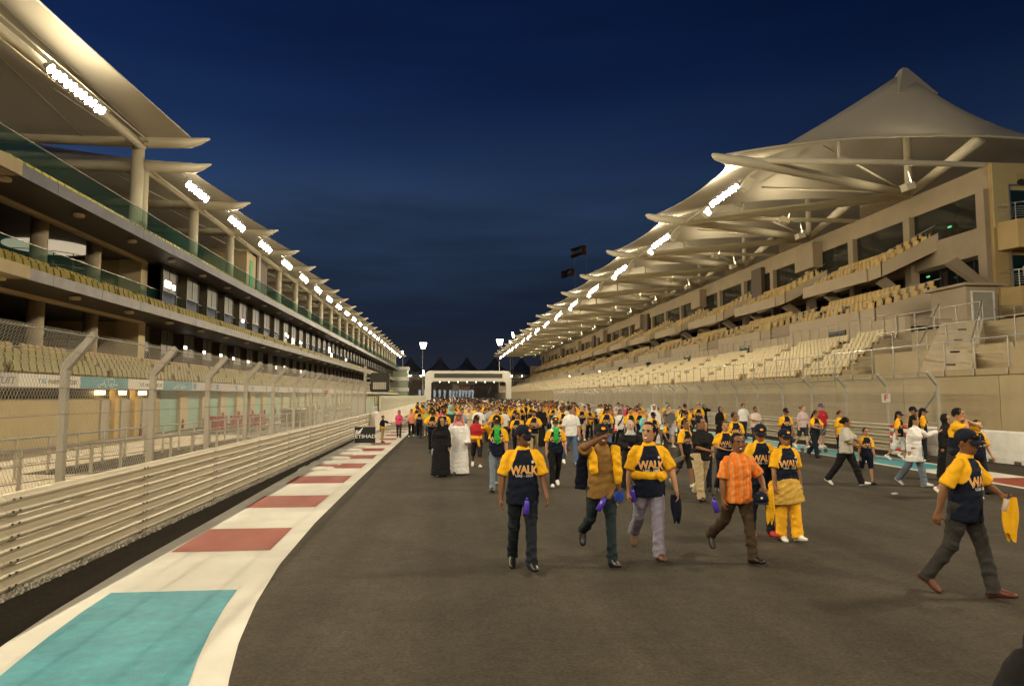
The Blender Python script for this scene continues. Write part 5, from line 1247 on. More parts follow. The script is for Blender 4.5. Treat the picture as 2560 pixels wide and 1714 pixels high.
        uv, inv_ = np.unique(P.reshape(-1), return_inverse=True); F = inv_.reshape(-1, 4)
        p = co[uv].astype(float); nn = no[uv]
        d = np.full(len(uv), off)
        if wr:
            d = np.maximum(.0035, d + .002 + wr * wrink(p))
        q = p + nn * d[:, None]; V_ = q.tolist(); Fl = F.tolist(); mi = list(midx[idx]) if midx is not None else [0] * len(Fl)
        if rim:
            ed = {}
            for fi, f in enumerate(Fl):
                for a, b in zip(f, f[1:] + f[:1]): ed[(a, b)] = fi
            be = [(a, b, fi) for (a, b), fi in ed.items() if (b, a) not in ed]
            mp = {}
            for a, b, fi in be:
                for c in (a, b):
                    if c not in mp: mp[c] = len(V_); V_.append((p[c] - nn[c] * .006).tolist())
            for a, b, fi in be: Fl.append([b, a, mp[a], mp[b]]); mi.append(mi[fi])
        m_ = bpy.data.meshes.new(name); m_.from_pydata(V_, [], Fl)
        for mm in mats: m_.materials.append(mm)
        m_.polygons.foreach_set('material_index', np.array(mi, 'i')); m_.polygons.foreach_set('use_smooth', [True] * len(Fl)); m_.update()
        return put(name, m_, root)
    names = {'skin': 0, 'eye': 1, 'eyew': 2, 'lip': 3, 'teeth': 4, 'brow': 5}
    bi = np.array([names.get(t, 0) for t in ftag], 'i')
    sub_mesh(np.ones(npz, bool), 'body', [SKIN[skin], EYE, EYEW, LIP, TEETH, hairmat], 0., bi, rim=False)
    topmat = topmat or NAVY
    wr = .0078 if vox < .0125 else (.0055 if vox < .019 else .002)
    if robe or top == 'plain' or top == 'tee':
        mask = (ftag == 'shirt') | (ftag == 'sleeve') | (ftag == 'robe') | ((ftag == 'pants') & robe)
        if top == 'tee':
            x = np.abs(loc[:, 0]); z = loc[:, 2]; lim = .062 + (1.475 - z) * .40
            yel = (ftag == 'sleeve') | ((z > 1.19) & (x > lim)) | (z > 1.452)
            shirt = sub_mesh(mask, 'shirt', [NAVY, GOLD], .006, yel.astype('i'), wr)
        else: shirt = sub_mesh(mask, 'robe' if robe else 'shirt', [topmat, sleevemat or topmat], .006, (ftag == 'sleeve').astype('i') if sleevemat else np.zeros(npz, 'i'), wr)
    if not robe: sub_mesh(ftag == 'pants', 'skirt' if bottom == 'skirt' else ('shorts' if bottom == 'shorts' else 'trousers'), [botmat], .004, None, wr * 1.3)
    for t in ('shoeL', 'shoeR'): sub_mesh(ftag == t, 'shoe', [shoes], .004)
    sub_mesh(ftag == 'hair', 'hair', [hairmat], .003, None, .004)
    if scarf: sub_mesh(ftag == 'scarf', 'headscarf', [scarf[0] if isinstance(scarf, tuple) else GHUT], .004, None, wr * 1.2)
    ex = sorted({e[1] for e in extra})
    for t in ex:
        mt = [e[4] for e in extra if e[1] == t][0]; nm_ = t
        sub_mesh(ftag == t, nm_, [mt], .010, None, wr * 1.6)
    sh = V(0, 0, -zmin)
    # --- chest print laid on the cloth
    if (top == 'tee' if printed is None else printed):
        b2 = BVHTree.FromPolygons([v.co[:] for v in shirt.data.vertices], [tuple(q.vertices) for q in shirt.data.polygons])
        M3 = MT.to_3x3(); fwd = M3 @ V(0, -1, 0); mb = MB(); res = .012 if vox < .009 else (.03 if vox < .016 else .08); layer = 0
        mats = []
        for vs, fs, m in print_mesh(res):
            mats.append(m); mb.m = len(mats) - 1; out = []
            for x, y, z in vs:
                c = MT @ V(x, 0, 1.222 + y) + sh; hit = b2.ray_cast(c + fwd * .6, -fwd, .7)
                q = (hit[0] if hit[0] is not None else c + fwd * .13) + fwd * (.0035 + .0022 * layer); out.append(q)
            mb.add(out, fs); layer += 1
        # round sticker
        c = MT @ V(.105, 0, 1.315) + sh; hit = b2.ray_cast(c + fwd * .6, -fwd, .7); c = (hit[0] if hit[0] is not None else c + fwd * .12) + fwd * .005
        mats.append(TWHITE); mb.m = len(mats) - 1
        mb.add([c + M3 @ V(.019 * math.cos(a), 0, .019 * math.sin(a)) for a in [2 * math.pi * j / 10 for j in range(10)]], [tuple(range(9, -1, -1))])
        mb.build('chest_print', mats, root)
    MHs = Matrix.Translation(sh) @ MH
    if cap:
        mb = MB(); n_, m_ = 20, 7; rows = []
        for i in range(m_ + 1):
            a = (math.pi / 2) * i / m_ * .97; rows.append([MHs @ V(.0895 * math.cos(a) * math.cos(2 * math.pi * j / n_), .006 + .103 * math.cos(a) * math.sin(2 * math.pi * j / n_), .146 + .094 * math.sin(a) ** .9) for j in range(n_)])
        vs = [p for r_ in rows for p in r_]; mb.add(vs, [(i * n_ + j, i * n_ + (j + 1) % n_, (i + 1) * n_ + (j + 1) % n_, (i + 1) * n_ + j) for i in range(m_) for j in range(n_)] + [tuple(m_ * n_ + j for j in range(n_))])
        bk = -1 if cap == 'back' else 1
        def brim(u, v):
            x = (u * 2 - 1) * .078; y = -(.080 + v * .085 * (1 - .55 * (u * 2 - 1) ** 2)) ; y = y if abs(x) < .07 or v > 0 else y
            return MHs @ V(x, bk * (y + .035 * (u * 2 - 1) ** 2) + (.012 if bk < 0 else 0), .150 - .028 * v - .035 * (u * 2 - 1) ** 2)
        mb.grid(brim, 10, 4); o_ = len(mb.v); mb.grid(lambda u, v: brim(u, v) - V(0, 0, .005), 10, 4)
        cm_ = cap if not isinstance(cap, str) else NAVY
        c_ = mb.build('cap', cm_, root, True)
        mb = MB(); mb.add([MHs @ V(.026 * math.cos(a), -.0975 - .004 * math.cos(a) ** 2 * 0 + .0 * a + .012 * (math.sin(a) > 0) * math.sin(a), .182 + .016 * math.sin(a)) for a in [2 * math.pi * j / 12 for j in range(12)]], [tuple(range(12))]); mb.build('cap_badge', TORANGE, c_)
    if scarf == 'ghutra':
        MB().tube([MHs @ V(.093 * math.cos(a), .012 + .106 * math.sin(a), .168 + .01 * math.sin(a)) for a in [2 * math.pi * j / 24 for j in range(25)]], .010, 8, cap=False).build('head_cord', BLACKF, root, True)
    root['_h'] = 0
    del root['_h']
    return root, (lambda p: Matrix.Translation(Vector(pos)) @ Matrix.Rotation(R(face), 4, 'Z') @ Matrix.Scale(k, 4) @ (MT @ Vector(p) + sh)), [Matrix.Translation(Vector(pos)) @ Matrix.Rotation(R(face), 4, 'Z') @ Matrix.Scale(k, 4) @ (h_ + sh) for h_ in hands], (lambda p: Matrix.Translation(Vector(pos)) @ Matrix.Rotation(R(face), 4, 'Z') @ Matrix.Scale(k, 4) @ (MHs @ Vector(p)))
# ---------------------------------------------------------------- the front row
BOT = M('violet_plastic_bottle', (.07, .035, .42), rough=.25, spec=.6); BOTC = M('bottle_cap_blue', (.03, .05, .3), rough=.3); CLR = M('clear_plastic', (.55, .62, .70), rough=.1, alpha=.5, spec=.6)
def bottle(label, p, tilt=(0, 0), mat=None, s=1., group=None):
    t = thing('water_bottle', label, 'bottle', p, 0, group); t.rotation_euler = (R(tilt[0]), R(tilt[1]), 0); t.scale = (s, s, s)
    MB().lathe([(.022, -.11), (.036, -.105), (.037, -.02), (.036, .03), (.024, .062), (.014, .07)], n=14).build('body', mat or BOT, t, True)
    MB().lathe([(.016, .07), (.017, .095), (.008, .10)], n=10).build('cap', BOTC, t, True); MB().tube([(0, 0, .10), (.012, 0, .13), (0, 0, .15), (-.012, 0, .13), (0, 0, .10)], .004, 5).build('strap', BLACKF, t)
    return t
def cloth(name, label, cat, p, w, h, mat, rz=0, seed=0, mat2=None, taper=.6):
    """a crumpled hanging garment with thickness"""
    t = thing(name, label, cat, p, R(rz))
    rr_ = random.Random(seed); ph = [rr_.random() * 6 for _ in range(4)]
    def F(u, v, s_):
        a = 2 * math.pi * u; fold = 1 + .30 * math.sin(3 * a + ph[0] + 2 * v) + .16 * math.sin(7 * a + ph[1])
        rr2 = w * (taper + (1 - taper) * math.sin(math.pi * min(1, v * .8 + .15))) * fold
        return (rr2 * math.cos(a), rr2 * .45 * math.sin(a), -h * v * (1 + .12 * math.sin(2 * a + ph[2])))
    MB().grid(lambda u, v: F(u, v, 1), 24, 10).build('fabric', mat, t, True)
    if mat2: MB().grid(lambda u, v: tuple(Vector(F(u * .45 + .1, .1 + v * .55, 1)) * 1.04), 10, 5).build('sleeve_fabric', mat2, t, True)
    return t
def loop(z, rx, ry, r, y=0., n=17, dz=0.):
    return [(rx * math.cos(2 * math.pi * j / (n - 1)), y + ry * math.sin(2 * math.pi * j / (n - 1)), z + dz * math.sin(2 * math.pi * j / (n - 1))) for j in range(n)], [r] * n
def tied(z, b=1., knot=True, r=(.020, .045), drop=.25, dx=0.):
    p, rd = loop(z, .185 * b, .135 * b, r, -.005); out = [('tube', 'tied_shirt', p, rd, GOLD)]
    if knot: out += [('tube', 'tied_shirt', [(dx - .03, -.145 * b, z), (dx + .03, -.16 * b, z)], [.04, .04], GOLD), ('tube', 'tied_shirt', [(dx, -.15 * b, z), (dx + .02, -.165 * b, z - drop * .5), (dx + .035, -.16 * b, z - drop)], [(.025, .02), (.04, .018), (.035, .012)], GOLD)]
    return out
def scarf_front(m): return [('tube', 'neck_scarf', [(-.06, -.06, 1.49), (-.02, -.125, 1.44), (.0, -.155, 1.33), (.01, -.165, 1.2), (.02, -.16, 1.10)], [(.03, .025), (.045, .025), (.05, .022), (.055, .02), (.02, .012)], m), ('tube', 'neck_scarf', [(.07, -.05, 1.49), (.02, -.125, 1.43), (-.02, -.16, 1.32), (-.03, -.165, 1.18)], [(.03, .025), (.045, .022), (.04, .02), (.03, .012)], m)]
FR = .0092
HER = dict(vox=FR)
_, TA, hA, XA = person('man in navy and yellow WALK shirt and navy cap looking sideways, violet bottle at waist', (.96, 8.77, 0), 2, 1.77, 1.03, skin=0, cap=NAVY, smile=True, yaw=42, nod=3, legs=((-10, 16), (9, 3)), arms=((-6, 15, 14), (8, 14, 26)), botmat=DENIM, hemz=.80, **HER)
bottle('violet bottle hanging at the waist of the capped WALK shirt man', TA((.02, -.20, .80)), (0, 3))
_, TB, hB, XB_ = person('man in brown shirt taking a picture with raised arm, yellow shirt over shoulders', (2.02, 8.93, 0), 4, 1.79, .95, skin=0, cap=BLACKF, smile=True, yaw=-4, nod=-4, top='plain', topmat=BROWNS, botmat=FAB('teal_denim', (.020, .034, .040), stain=.35), legs=((-24, 38), (9, 3)), arms=((0, 0, 0), (-6, 8, 14)),
    ikarm=(((-.07, -.27, 1.60), (-1, -.2, -.35)), None), hemz=.84,
    extra=[('tube', 'draped_shirt', [(-.20, .05, 1.44), (-.175, -.06, 1.46), (-.15, -.14, 1.36), (-.145, -.165, 1.22), (-.15, -.16, 1.16)], [(.05, .02), (.055, .024), (.055, .024), (.05, .02), (.025, .012)], GOLD), ('tube', 'draped_shirt', [(.20, .05, 1.44), (.165, -.06, 1.46), (.155, -.13, 1.34), (.165, -.15, 1.14), (.17, -.14, 1.02)], [(.05, .02), (.05, .024), (.05, .024), (.045, .02), (.025, .012)], GOLD),
           ('tube', 'draped_back', [(-.19, .11, 1.46), (-.22, .13, 1.2), (-.235, .12, .93)], [(.05, .02), (.075, .02), (.08, .015)], NAVY), ('tube', 'draped_back', [(-.2, .085, 1.47), (0, .115, 1.47), (.2, .085, 1.47)], [.03, .035, .03], NAVY)], **HER)
cm = thing('camera', 'small black camera with red light held up by the brown shirt man', 'camera', hB[0] + Vector((.055, -.03, .045)), R(8))
MB().box(-.055, .055, -.014, .014, -.032, .032).build('case', M('black_case', (.03, .028, .022)), cm); MB().tube([(.012, -.014, -.004), (.012, -.032, -.004)], .02, 14).build('lens', BOLT, cm); MB().lathe([(.012, -.004), (.012, .004)], n=10).build('focus_lamp', M('red_focus_lamp', (1, .02, .01), emit=7.), cm, loc=(.036, -.017, .018), rot=(R(90), 0, 0))
bottle('violet bottle slung at an angle from the brown shirt man belt', TB((-.05, -.19, .80)), (0, 32))
cloth('blue_pouch', 'crumpled blue pouch at the belt of the brown shirt man', 'pouch', TB((.17, -.15, .93)), .06, .13, FAB('royal_blue_cloth', (.02, .05, .26)), seed=4)
_, TC, hC, XC = person('young man in WALK shirt with yellow shirt tied round his chest, grey trousers', (2.73, 9.19, 0), -3, 1.80, 1.06, skin=2, smile=True, yaw=-38, nod=-3, botmat=LAV, shoes=SANDAL, wide=1.12, legs=((-20, 32), (9, 4)), arms=((-4, 14, 10), (6, 24, 10)), hemz=.82, belly=.015, extra=tied(1.085, 1.1, True, (.022, .045), .06, .10), **HER)
bottle('violet bottle held by the young man in grey trousers', hC[0] + Vector((.06, -.03, .06)), (6, -8))
cp = cloth('held_cap_and_shirt', 'dark navy cap and shirt swinging from the hand of grey trousers man', 'clothing', hC[1] + Vector((-.02, .03, .02)), .06, .34, NAVY, seed=2)
_, TD, hD, XD = person('man with moustache in orange striped shirt carrying a cap and yellow shirt', (3.88, 8.97, 0), 12, 1.67, 1.03, skin=0, stache=True, smile=True, yaw=-8, top='plain', topmat=ORSTR, botmat=BROWNT, legs=((-24, 30), (15, 6)), arms=((-2, 12, 10), (0, 0, 0)), ikarm=(None, ((.24, -.27, 1.0), (.8, .5, -.2))), hemz=.82, belly=.01, **HER)
cl = thing('carried_hat', 'navy cap with white badge in the hand of the orange shirt man', 'cap', hD[1] + Vector((-.09, -.05, -.04)), R(-20))
MB().lathe([(.095, -.045), (.092, 0), (.075, .05), (.03, .08), (.004, .085)], n=18).build('crown', NAVY, cl, True); MB().grid(lambda u, v: ((u - .5) * .16, -.08 - v * .075 * (1 - 1.6 * (u - .5) ** 2), -.045 - .02 * v), 8, 3).build('brim', NAVY, cl, True); MB().lathe([(.014, 0), (.014, .004)], n=10).build('badge', TWHITE, cl, loc=(0, -.088, .01), rot=(R(80), 0, 0))
cloth('held_shirt', 'yellow shirt hanging over the arm of the orange shirt man', 'clothing', hD[1] + Vector((.04, -.01, .03)), .055, .38, GOLD, seed=8, mat2=NAVY)
bottle('violet bottle hanging beside the orange shirt man', hD[0] + Vector((-.10, .04, .02)), (0, -14))
_, TE, hE, XE = person('thin boy in WALK shirt, cap and red shoes behind the orange shirt man', (4.89, 10.43, 0), -2, 1.70, .88, skin=1, cap=NAVY, yaw=-12, nod=12, botmat=DENIM, shoes=M('red_shoe', (.40, .03, .03), rough=.4), legs=((-6, 10), (10, 4)), arms=((-2, 10, 8), (6, 10, 20)), hemz=.80, vox=.0105)
_, TF, hF, XF_ = person('woman in WALK shirt and cap over gold tunic and yellow shalwar trousers', (5.18, 10.20, 0), 4, 1.65, 1.05, fem=True, skin=1, cap=NAVY, yaw=4, nod=-4, hair='short', bottom='shalwar', botmat=SHALW, shoes=SHOEW, legs=((2, 4), (12, 4)), arms=((4, 12, 8), (0, 12, 10)), hemz=.90, extra=[('tube', 'tunic', [(0, 0, .96), (0, -.005, .86), (0, -.01, .70), (.01, -.01, .60)], [(.205, .155), (.235, .185), (.272, .215), (.29, .225)], GOLDP), ('tube', 'shawl', [(-.24, -.02, .92), (-.27, -.04, .75), (-.26, -.03, .58)], [(.02, .05), (.03, .06), (.03, .05)], SHALW)], vox=.0105)
_, TG, hG, XG = person('striding man in WALK shirt with sunglasses on his cap at the frame edge', (5.72, 7.20, 0), 32, 1.80, 1.0, skin=0, cap=NAVY, stache=True, yaw=-2, botmat=CHAR, shoes=SHOER, legs=((-16, 18), (16, 5)), arms=((-24, 20, 12), (0, 0, 0)), ikarm=(None, ((.11, -.31, 1.08), (.9, .4, -.3))), hemz=.80, lean=4, belly=.015, long_hair=True, **HER)
sg = thing('sunglasses', 'dark mirrored sunglasses pushed up on the striding man cap', 'sunglasses', (0, 0, 0))
mbs = MB()
for s_ in (-1, 1): mbs.grid(lambda u, v: XG((s_ * (.008 + .062 * u), -.112 + .035 * u * u, .155 + .032 * v - .016 * (2 * u - 1) ** 2 * (1 - 2 * v))), 6, 4)
mbs.build('lenses', M('mirror_lens', (.03, .03, .035), rough=.08, metal=.6), sg, True)
mbs = MB(); mbs.tube([XG((-.072, -.078, .172)), XG((-.035, -.106, .178)), XG((0, -.114, .176)), XG((.035, -.106, .178)), XG((.072, -.078, .172))], .0045, 6); mbs.build('frame', BOLT, sg)
bottle('clear crushed bottle in the hand of the striding man', hG[1] + Vector((-.045, -.05, -.05)), (10, 14), CLR, .75)
cloth('held_shirt', 'yellow shirt with dark collar carried by the striding man', 'clothing', hG[1] + Vector((.02, -.02, .01)), .075, .42, GOLD, seed=12, mat2=None)
# ---------------------------------------------------------------- second rows
MV = dict(vox=.0125)
def P(label, x, y, H, face=0, **k):
    kk = dict(vox=.018); kk.update(k); return person(label, (x, y, 0), face, H, **kk)
WA = ((-16, 20), (12, 4)); WB = ((12, 4), (-16, 22)); ST = ((3, 3), (-3, 4))
ARB = dict(ikarm=(((-.08, -.26, 1.08), (-1, .3, -.3)), ((.08, -.26, 1.08), (1, .3, -.3))))
_, _, hh, _ = P('woman in black abaya and headscarf walking beside the white-robed man', -.17, 18.9, 1.58, 6, fem=True, build=1.15, skin=2, top='robe', topmat=BLACKF, sleeve='long', scarf=(BLACKF, 1), yaw=25, legs=((6, 4), (-4, 4)))
bottle('clear water bottle held by the woman in the black abaya', hh[0] + Vector((-.02, -.02, -.02)), (10, 0), CLR)
P('man in long white robe and red checked headdress', .32, 19.3, 1.70, -4, build=1.15, skin=1, top='robe', topmat=WHITEF, sleeve='long', scarf='ghutra', legs=((8, 4), (-6, 4)), arms=((-4, 12, 10), (8, 12, 14)), belly=.03)
P('woman in red printed shirt with yellow shirt tied round her waist', .90, 21.2, 1.58, 3, fem=True, skin=0, top='plain', topmat=REDF, cap=BLACKF, hair='long', bottom='capri', botmat=TRACKP, shoes=SHOEW, legs=WA, yaw=20, extra=tied(1.0, 1.1, True, (.022, .045), .28, .03))
P('man holding phone to his ear, green scarf over WALK shirt', 1.14, 15.9, 1.72, -4, skin=2, cap=BLACKF, smile=True, botmat=DENIMP, legs=WB, nod=10, ikarm=(((-.12, -.06, 1.60), (-1, -.6, -.6)), None), extra=scarf_front(GREENF), hemz=.82)
P('woman in white headscarf and green scarf over WALK shirt', 2.60, 16.5, 1.66, 0, fem=True, skin=2, scarf=(WHITEF, 0), cap=BROWNT, botmat=BLACKF, shoes=SHOEW, legs=WB, extra=scarf_front(GREENF), arms=((-4, 12, 14), (8, 14, 20)), vox=.0138)
_, _, hh, _ = P('man in white polo shirt and blue jeans carrying a pink disc', 3.93, 21.7, 1.86, 12, skin=2, top='plain', topmat=WHITEF, botmat=DENIML, shoes=SHOEW, legs=WA, yaw=40)
t = thing('flying_disc', 'pale pink plastic disc held by the white polo man', 'disc', hh[0] + Vector((-.02, -.05, -.10)), 0); t.rotation_euler = (R(75), 0, R(20)); MB().lathe([(.13, -.02), (.135, .0), (.12, .014), (.04, .018)], n=22).build('disc_body', M('pink_plastic', (.70, .33, .28), rough=.4), t, True)
P('woman in black abaya with patterned white headscarf holding papers', 4.32, 16.0, 1.58, -8, fem=True, skin=3, top='robe', topmat=BLACKF, sleeve='long', scarf=(PATT, 0), yaw=8, legs=((10, 4), (-6, 4)), **ARB)
P('woman in turquoise headscarf behind the patterned headscarf', 4.92, 16.9, 1.60, -4, fem=True, skin=2, top='robe', topmat=BLACKF, sleeve='long', scarf=(TURQ, 0), yaw=35, legs=ST)
P('woman in black T-shirt and khaki cargo trousers', 5.32, 14.1, 1.72, 10, fem=True, build=1.05, skin=1, top='plain', topmat=BLACKF, botmat=KHAKI, hair='bun', yaw=20, legs=WB, wide=1.1, arms=((0, 10, 10), (0, 0, 0)), ikarm=(((.06, -.26, 1.06), (-1, .4, -.3)), None), vox=.0105)
_, _, hh, _ = P('teenager in yellow-sleeved shirt carrying a white paper', 5.72, 16.2, 1.60, 30, skin=1, hair='short', bottom='shorts', botmat=CHAR, shoes=SHOEW, legs=WA, arms=((10, 14, 10), (0, 8, 10)))
t = thing('paper_sheet', 'white paper sheet in the hand of the yellow-sleeved teenager', 'paper', hh[0] + Vector((-.12, -.04, -.03)), R(10)); MB().box(-.16, .12, -.004, .004, -.07, .05).build('sheet', P_WHITE, t); t.rotation_euler = (R(20), R(-25), R(10))
P('woman in WALK shirt and glasses looking down at a bottle', 6.19, 14.9, 1.62, -4, fem=True, build=1.12, skin=2, hair='bun', yaw=-6, legs=WA, **ARB)
P('dark-haired woman squeezed between black T-shirt and glasses women', 5.98, 15.6, 1.58, -20, fem=True, skin=2, hair='long', top='plain', topmat=BLACKF, yaw=30, legs=ST)
P('man in WALK shirt with sunglasses pushed up on his hair', 8.09, 18.8, 1.70, 6, build=1.1, skin=1, yaw=10, legs=WB)
P('bearded man in white shirt and dark trousers by the right guardrail', 15.3, 34.4, 1.76, 0, build=1.1, skin=2, stache=True, top='plain', topmat=WHITEF, botmat=CHAR, yaw=20, legs=ST)
P('man in pale pink shirt beside the bearded white shirt man', 13.3, 28.7, 1.68, 4, build=1.1, skin=1, stache=True, top='plain', topmat=FAB('pale_pink_cloth', (.60, .48, .42)), botmat=CHAR, legs=ST, ikarm=(((.02, -.26, 1.12), (-1, .3, -.3)), None))
P('woman in black headscarf carrying a yellow shirt', 13.2, 32.3, 1.62, 10, fem=True, skin=2, top='robe', topmat=BLACKF, sleeve='long', scarf=(BLACKF, 0), legs=ST, extra=[('tube', 'draped_shirt', [(.16, -.1, 1.42), (.2, -.15, 1.25), (.2, -.12, 1.1)], [(.05, .02), (.06, .02), (.04, .02)], GOLD)])
P('woman in black abaya lifting both hands to her face', 15.2, 39.6, 1.62, 0, fem=True, skin=2, top='robe', topmat=BLACKF, sleeve='long', scarf=(BLACKF, 0), legs=ST, ikarm=(((-.04, -.20, 1.50), (-1, -.2, -.4)), ((.04, -.20, 1.50), (1, -.2, -.4))))
P('man in grey T-shirt and white patterned shorts holding a camera up', 9.32, 28.3, 1.76, 6, build=1.08, skin=3, top='plain', topmat=GREYF, bottom='shorts', botmat=FAB('white_patterned_shorts', (.60, .58, .60), stain=.5), shoes=SHOEW, legs=WA, ikarm=(((.05, -.26, 1.55), (-1, -.2, -.5)), None), wide=1.15)
P('woman in WALK shirt and shorts with long dark hair and bag', 8.88, 25.2, 1.62, 20, fem=True, skin=2, hair='long', cap=NAVY, bottom='shorts', botmat=WHITEF, shoes=SHOEW, legs=WB, yaw=10)
P('dark-skinned woman in bright orange dress', 9.55, 31.0, 1.50, 2, fem=True, skin=0, hair='long', top='plain', topmat=ORANGEF, sleeve='none', bottom='skirt', botmat=ORANGEF, skirt=.50, legs=WA)
P('woman in open white shirt over a black top', 6.34, 26.3, 1.66, -4, fem=True, skin=2, hair='short', top='plain', topmat=BLACKF, sleevemat=WHITEF, sleeve='long', botmat=BLACKF, legs=WB, ikarm=(((-.14, -.16, 1.45), (-1, -.2, -.5)), None))
P('woman in white blouse with a black bag strap', 7.14, 28.0, 1.62, 0, fem=True, skin=1, hair='long', top='plain', topmat=WHITEF, botmat=DENIM, legs=WA, extra=[('tube', 'bag_strap', [(.13, -.07, 1.44), (0, -.16, 1.25), (-.17, -.12, 1.0)], [.016, .016, .016], BLACKF)])
P('older man in WALK shirt and khaki shorts', 6.51, 33.0, 1.70, 0, build=1.15, skin=3, hair='none', bottom='shorts', botmat=KHAKI, shoes=SHOEW, legs=WA, wide=1.1)
P('woman in bright pink top on the kerb by the white pit wall', -2.51, 36.2, 1.42, 0, fem=True, skin=2, hair='long', top='plain', topmat=PINKF, botmat=CHAR, legs=WA)
P('woman in salmon top and black trousers near the kerb', -1.91, 36.9, 1.46, -3, fem=True, skin=2, hair='short', top='plain', topmat=SALM, botmat=BLACKF, shoes=SHOEW, legs=WB)
P('man in WALK shirt walking just right of the salmon-topped woman', -1.44, 35.8, 1.50, 0, skin=1, botmat=NAVY, legs=WA)
P('woman in lime green top and cropped trousers', -1.14, 37.9, 1.42, 0, fem=True, skin=3, top='plain', topmat=LIME, bottom='capri', botmat=DENIMP, shoes=SHOEW, legs=WB)
P('man in WALK shirt and cap looking down behind the black abaya', -.56, 26.2, 1.68, 0, skin=1, cap=NAVY, nod=14, legs=WA, **ARB)
P('man in WALK shirt between the abaya and the white robe', -.13, 26.6, 1.66, 0, skin=1, cap=BLACKF, legs=WB)
P('woman in beige headscarf and beige coat', .96, 31.2, 1.62, 0, fem=True, build=1.1, skin=2, top='robe', topmat=BEIGEF, sleeve='long', scarf=(CREAMF, 0), legs=ST)
P('boy pointing at the kerb beside the black ETIHAD board', -3.02, 32.6, 1.24, 60, build=.9, skin=1, top='plain', topmat=NAVY, botmat=KHAKI, shoes=SHOEB, legs=ST, ikarm=(None, ((.30, -.45, 1.25), (1, .2, -.4))), extra=tied(.98, 1.0, True, (.022, .04), .2))
P('man in WALK shirt and cap beside the teal verge, boy at his side', 12.26, 24.0, 1.72, 10, build=1.08, skin=1, cap=NAVY, botmat=DENIM, legs=WA, nod=8)
P('boy in yellow shirt peeking behind the capped man on the verge', 12.75, 24.9, 1.45, 0, skin=1, build=.9, top='plain', topmat=GOLD, botmat=CHAR, legs=ST)
P('woman in floral top and dark shorts by the right guardrail', 14.8, 27.5, 1.78, 12, fem=True, skin=3, hairmat=HAIRBR, hair='bun', top='plain', topmat=FLORAL, bottom='shorts', botmat=CHAR, shoes=SHOEW, legs=WA, yaw=20)
P('woman in WALK shirt and flared jeans looking at her hands', 13.04, 23.4, 1.66, 20, fem=True, skin=2, hair='long', botmat=DENIM, legs=WB, nod=22, wide=1.1, **ARB)
P('man in red striped shirt and cap by the right guardrail', 15.9, 28.0, 1.82, 10, build=1.12, skin=3, cap=FAB('blue_cap_cloth', (.06, .07, .2)), top='plain', topmat=REDF, bottom='shorts', botmat=GREYF, shoes=SHOEW, legs=ST, extra=[('tube', 'shirt_band', *[(a, b) for a, b in [loop(1.30, .190, .128, (.012, .018), 0)]][0], WHITEF)])
P('woman in yellow shirt half hidden behind the grey polo woman', 14.1, 23.6, 1.62, 20, fem=True, skin=2, hair='bun', top='plain', topmat=GOLD, legs=ST)
P('woman in grey polo shirt and black trousers, striding', 9.75, 16.1, 1.67, 40, fem=True, build=1.1, skin=1, hair='bun', top='plain', topmat=GREYL, botmat=BLACKF, shoes=SHOEW, legs=((-24, 12), (24, 4)), yaw=30, ikarm=(((.0, -.28, 1.05), (-1, .4, -.3)), ((.2, -.34, 1.04), (1, .3, -.3))), vox=.0138)
P('girl in WALK shirt and dark shorts beside the grey polo woman', 10.40, 16.3, 1.38, -8, fem=True, build=.9, skin=2, hair='bun', bottom='shorts', botmat=NAVY, legs=WA, vox=.0138)
P('girl in WALK shirt and cap in front of the striped crash cushion', 15.3, 22.1, 1.64, 40, fem=True, skin=2, cap=NAVY, hair='long', bottom='capri', botmat=WHITEF, shoes=SHOEW, legs=WA)
P('man in yellow shirt and cap seen beside the white tunic woman', 15.6, 21.8, 1.80, 45, build=1.1, skin=1, cap=NAVY, top='plain', topmat=GOLD, bottom='shorts', botmat=GREYL, shoes=SHOEW, legs=WB)
P('girl in cap with long dark hair behind the white tunic woman', 16.1, 22.0, 1.74, 60, fem=True, skin=2, cap=NAVY, hair='long', legs=ST)
P('woman in white tunic and blue jeans pointing sideways', 11.33, 15.8, 1.70, 24, fem=True, skin=2, hair='long', top='plain', topmat=WHITEF, sleeve='long', botmat=DENIMP, shoes=SHOEW, skirt=.62, legs=WA, yaw=30, ikarm=(None, ((.58, -.25, 1.33), (.4, .3, -1))), vox=.0138, wide=1.1)
P('woman in black holding an orange drink beside the eating man', 13.0, 16.9, 1.68, 30, fem=True, skin=2, top='robe', topmat=BLACKF, sleeve='long', scarf=(BLACKF, 0), legs=ST)
P('man in yellow shirt eating with both hands at his mouth', 10.9, 13.8, 1.90, 20, build=1.1, skin=2, hair='short', bottom='shorts', botmat=CHAR, shoes=SHOEW, legs=WA, yaw=20, printed=False, ikarm=(((-.01, -.17, 1.49), (-1, -.2, -.6)), ((.05, -.17, 1.50), (1, -.2, -.6))), vox=.0138)
P('boy in WALK shirt and glasses behind the striding man', 11.9, 14.5, 1.62, 10, skin=3, legs=WA, arms=((-4, 10, 10), (10, 14, 14)), vox=.0138)
P('person in black robe at the very edge of the frame', 2.265, 2.35, 1.52, 165, fem=True, build=1.25, skin=2, top='robe', topmat=BLACKF, sleeve='long', scarf=(BLACKF, 1), legs=ST, vox=.0138)
P('man in white shirt and dark cap walking in the pit lane', -9.1, 14.6, 1.55, 100, skin=1, cap=BLACKF, top='plain', topmat=WHITEF, botmat=CHAR, legs=ST)
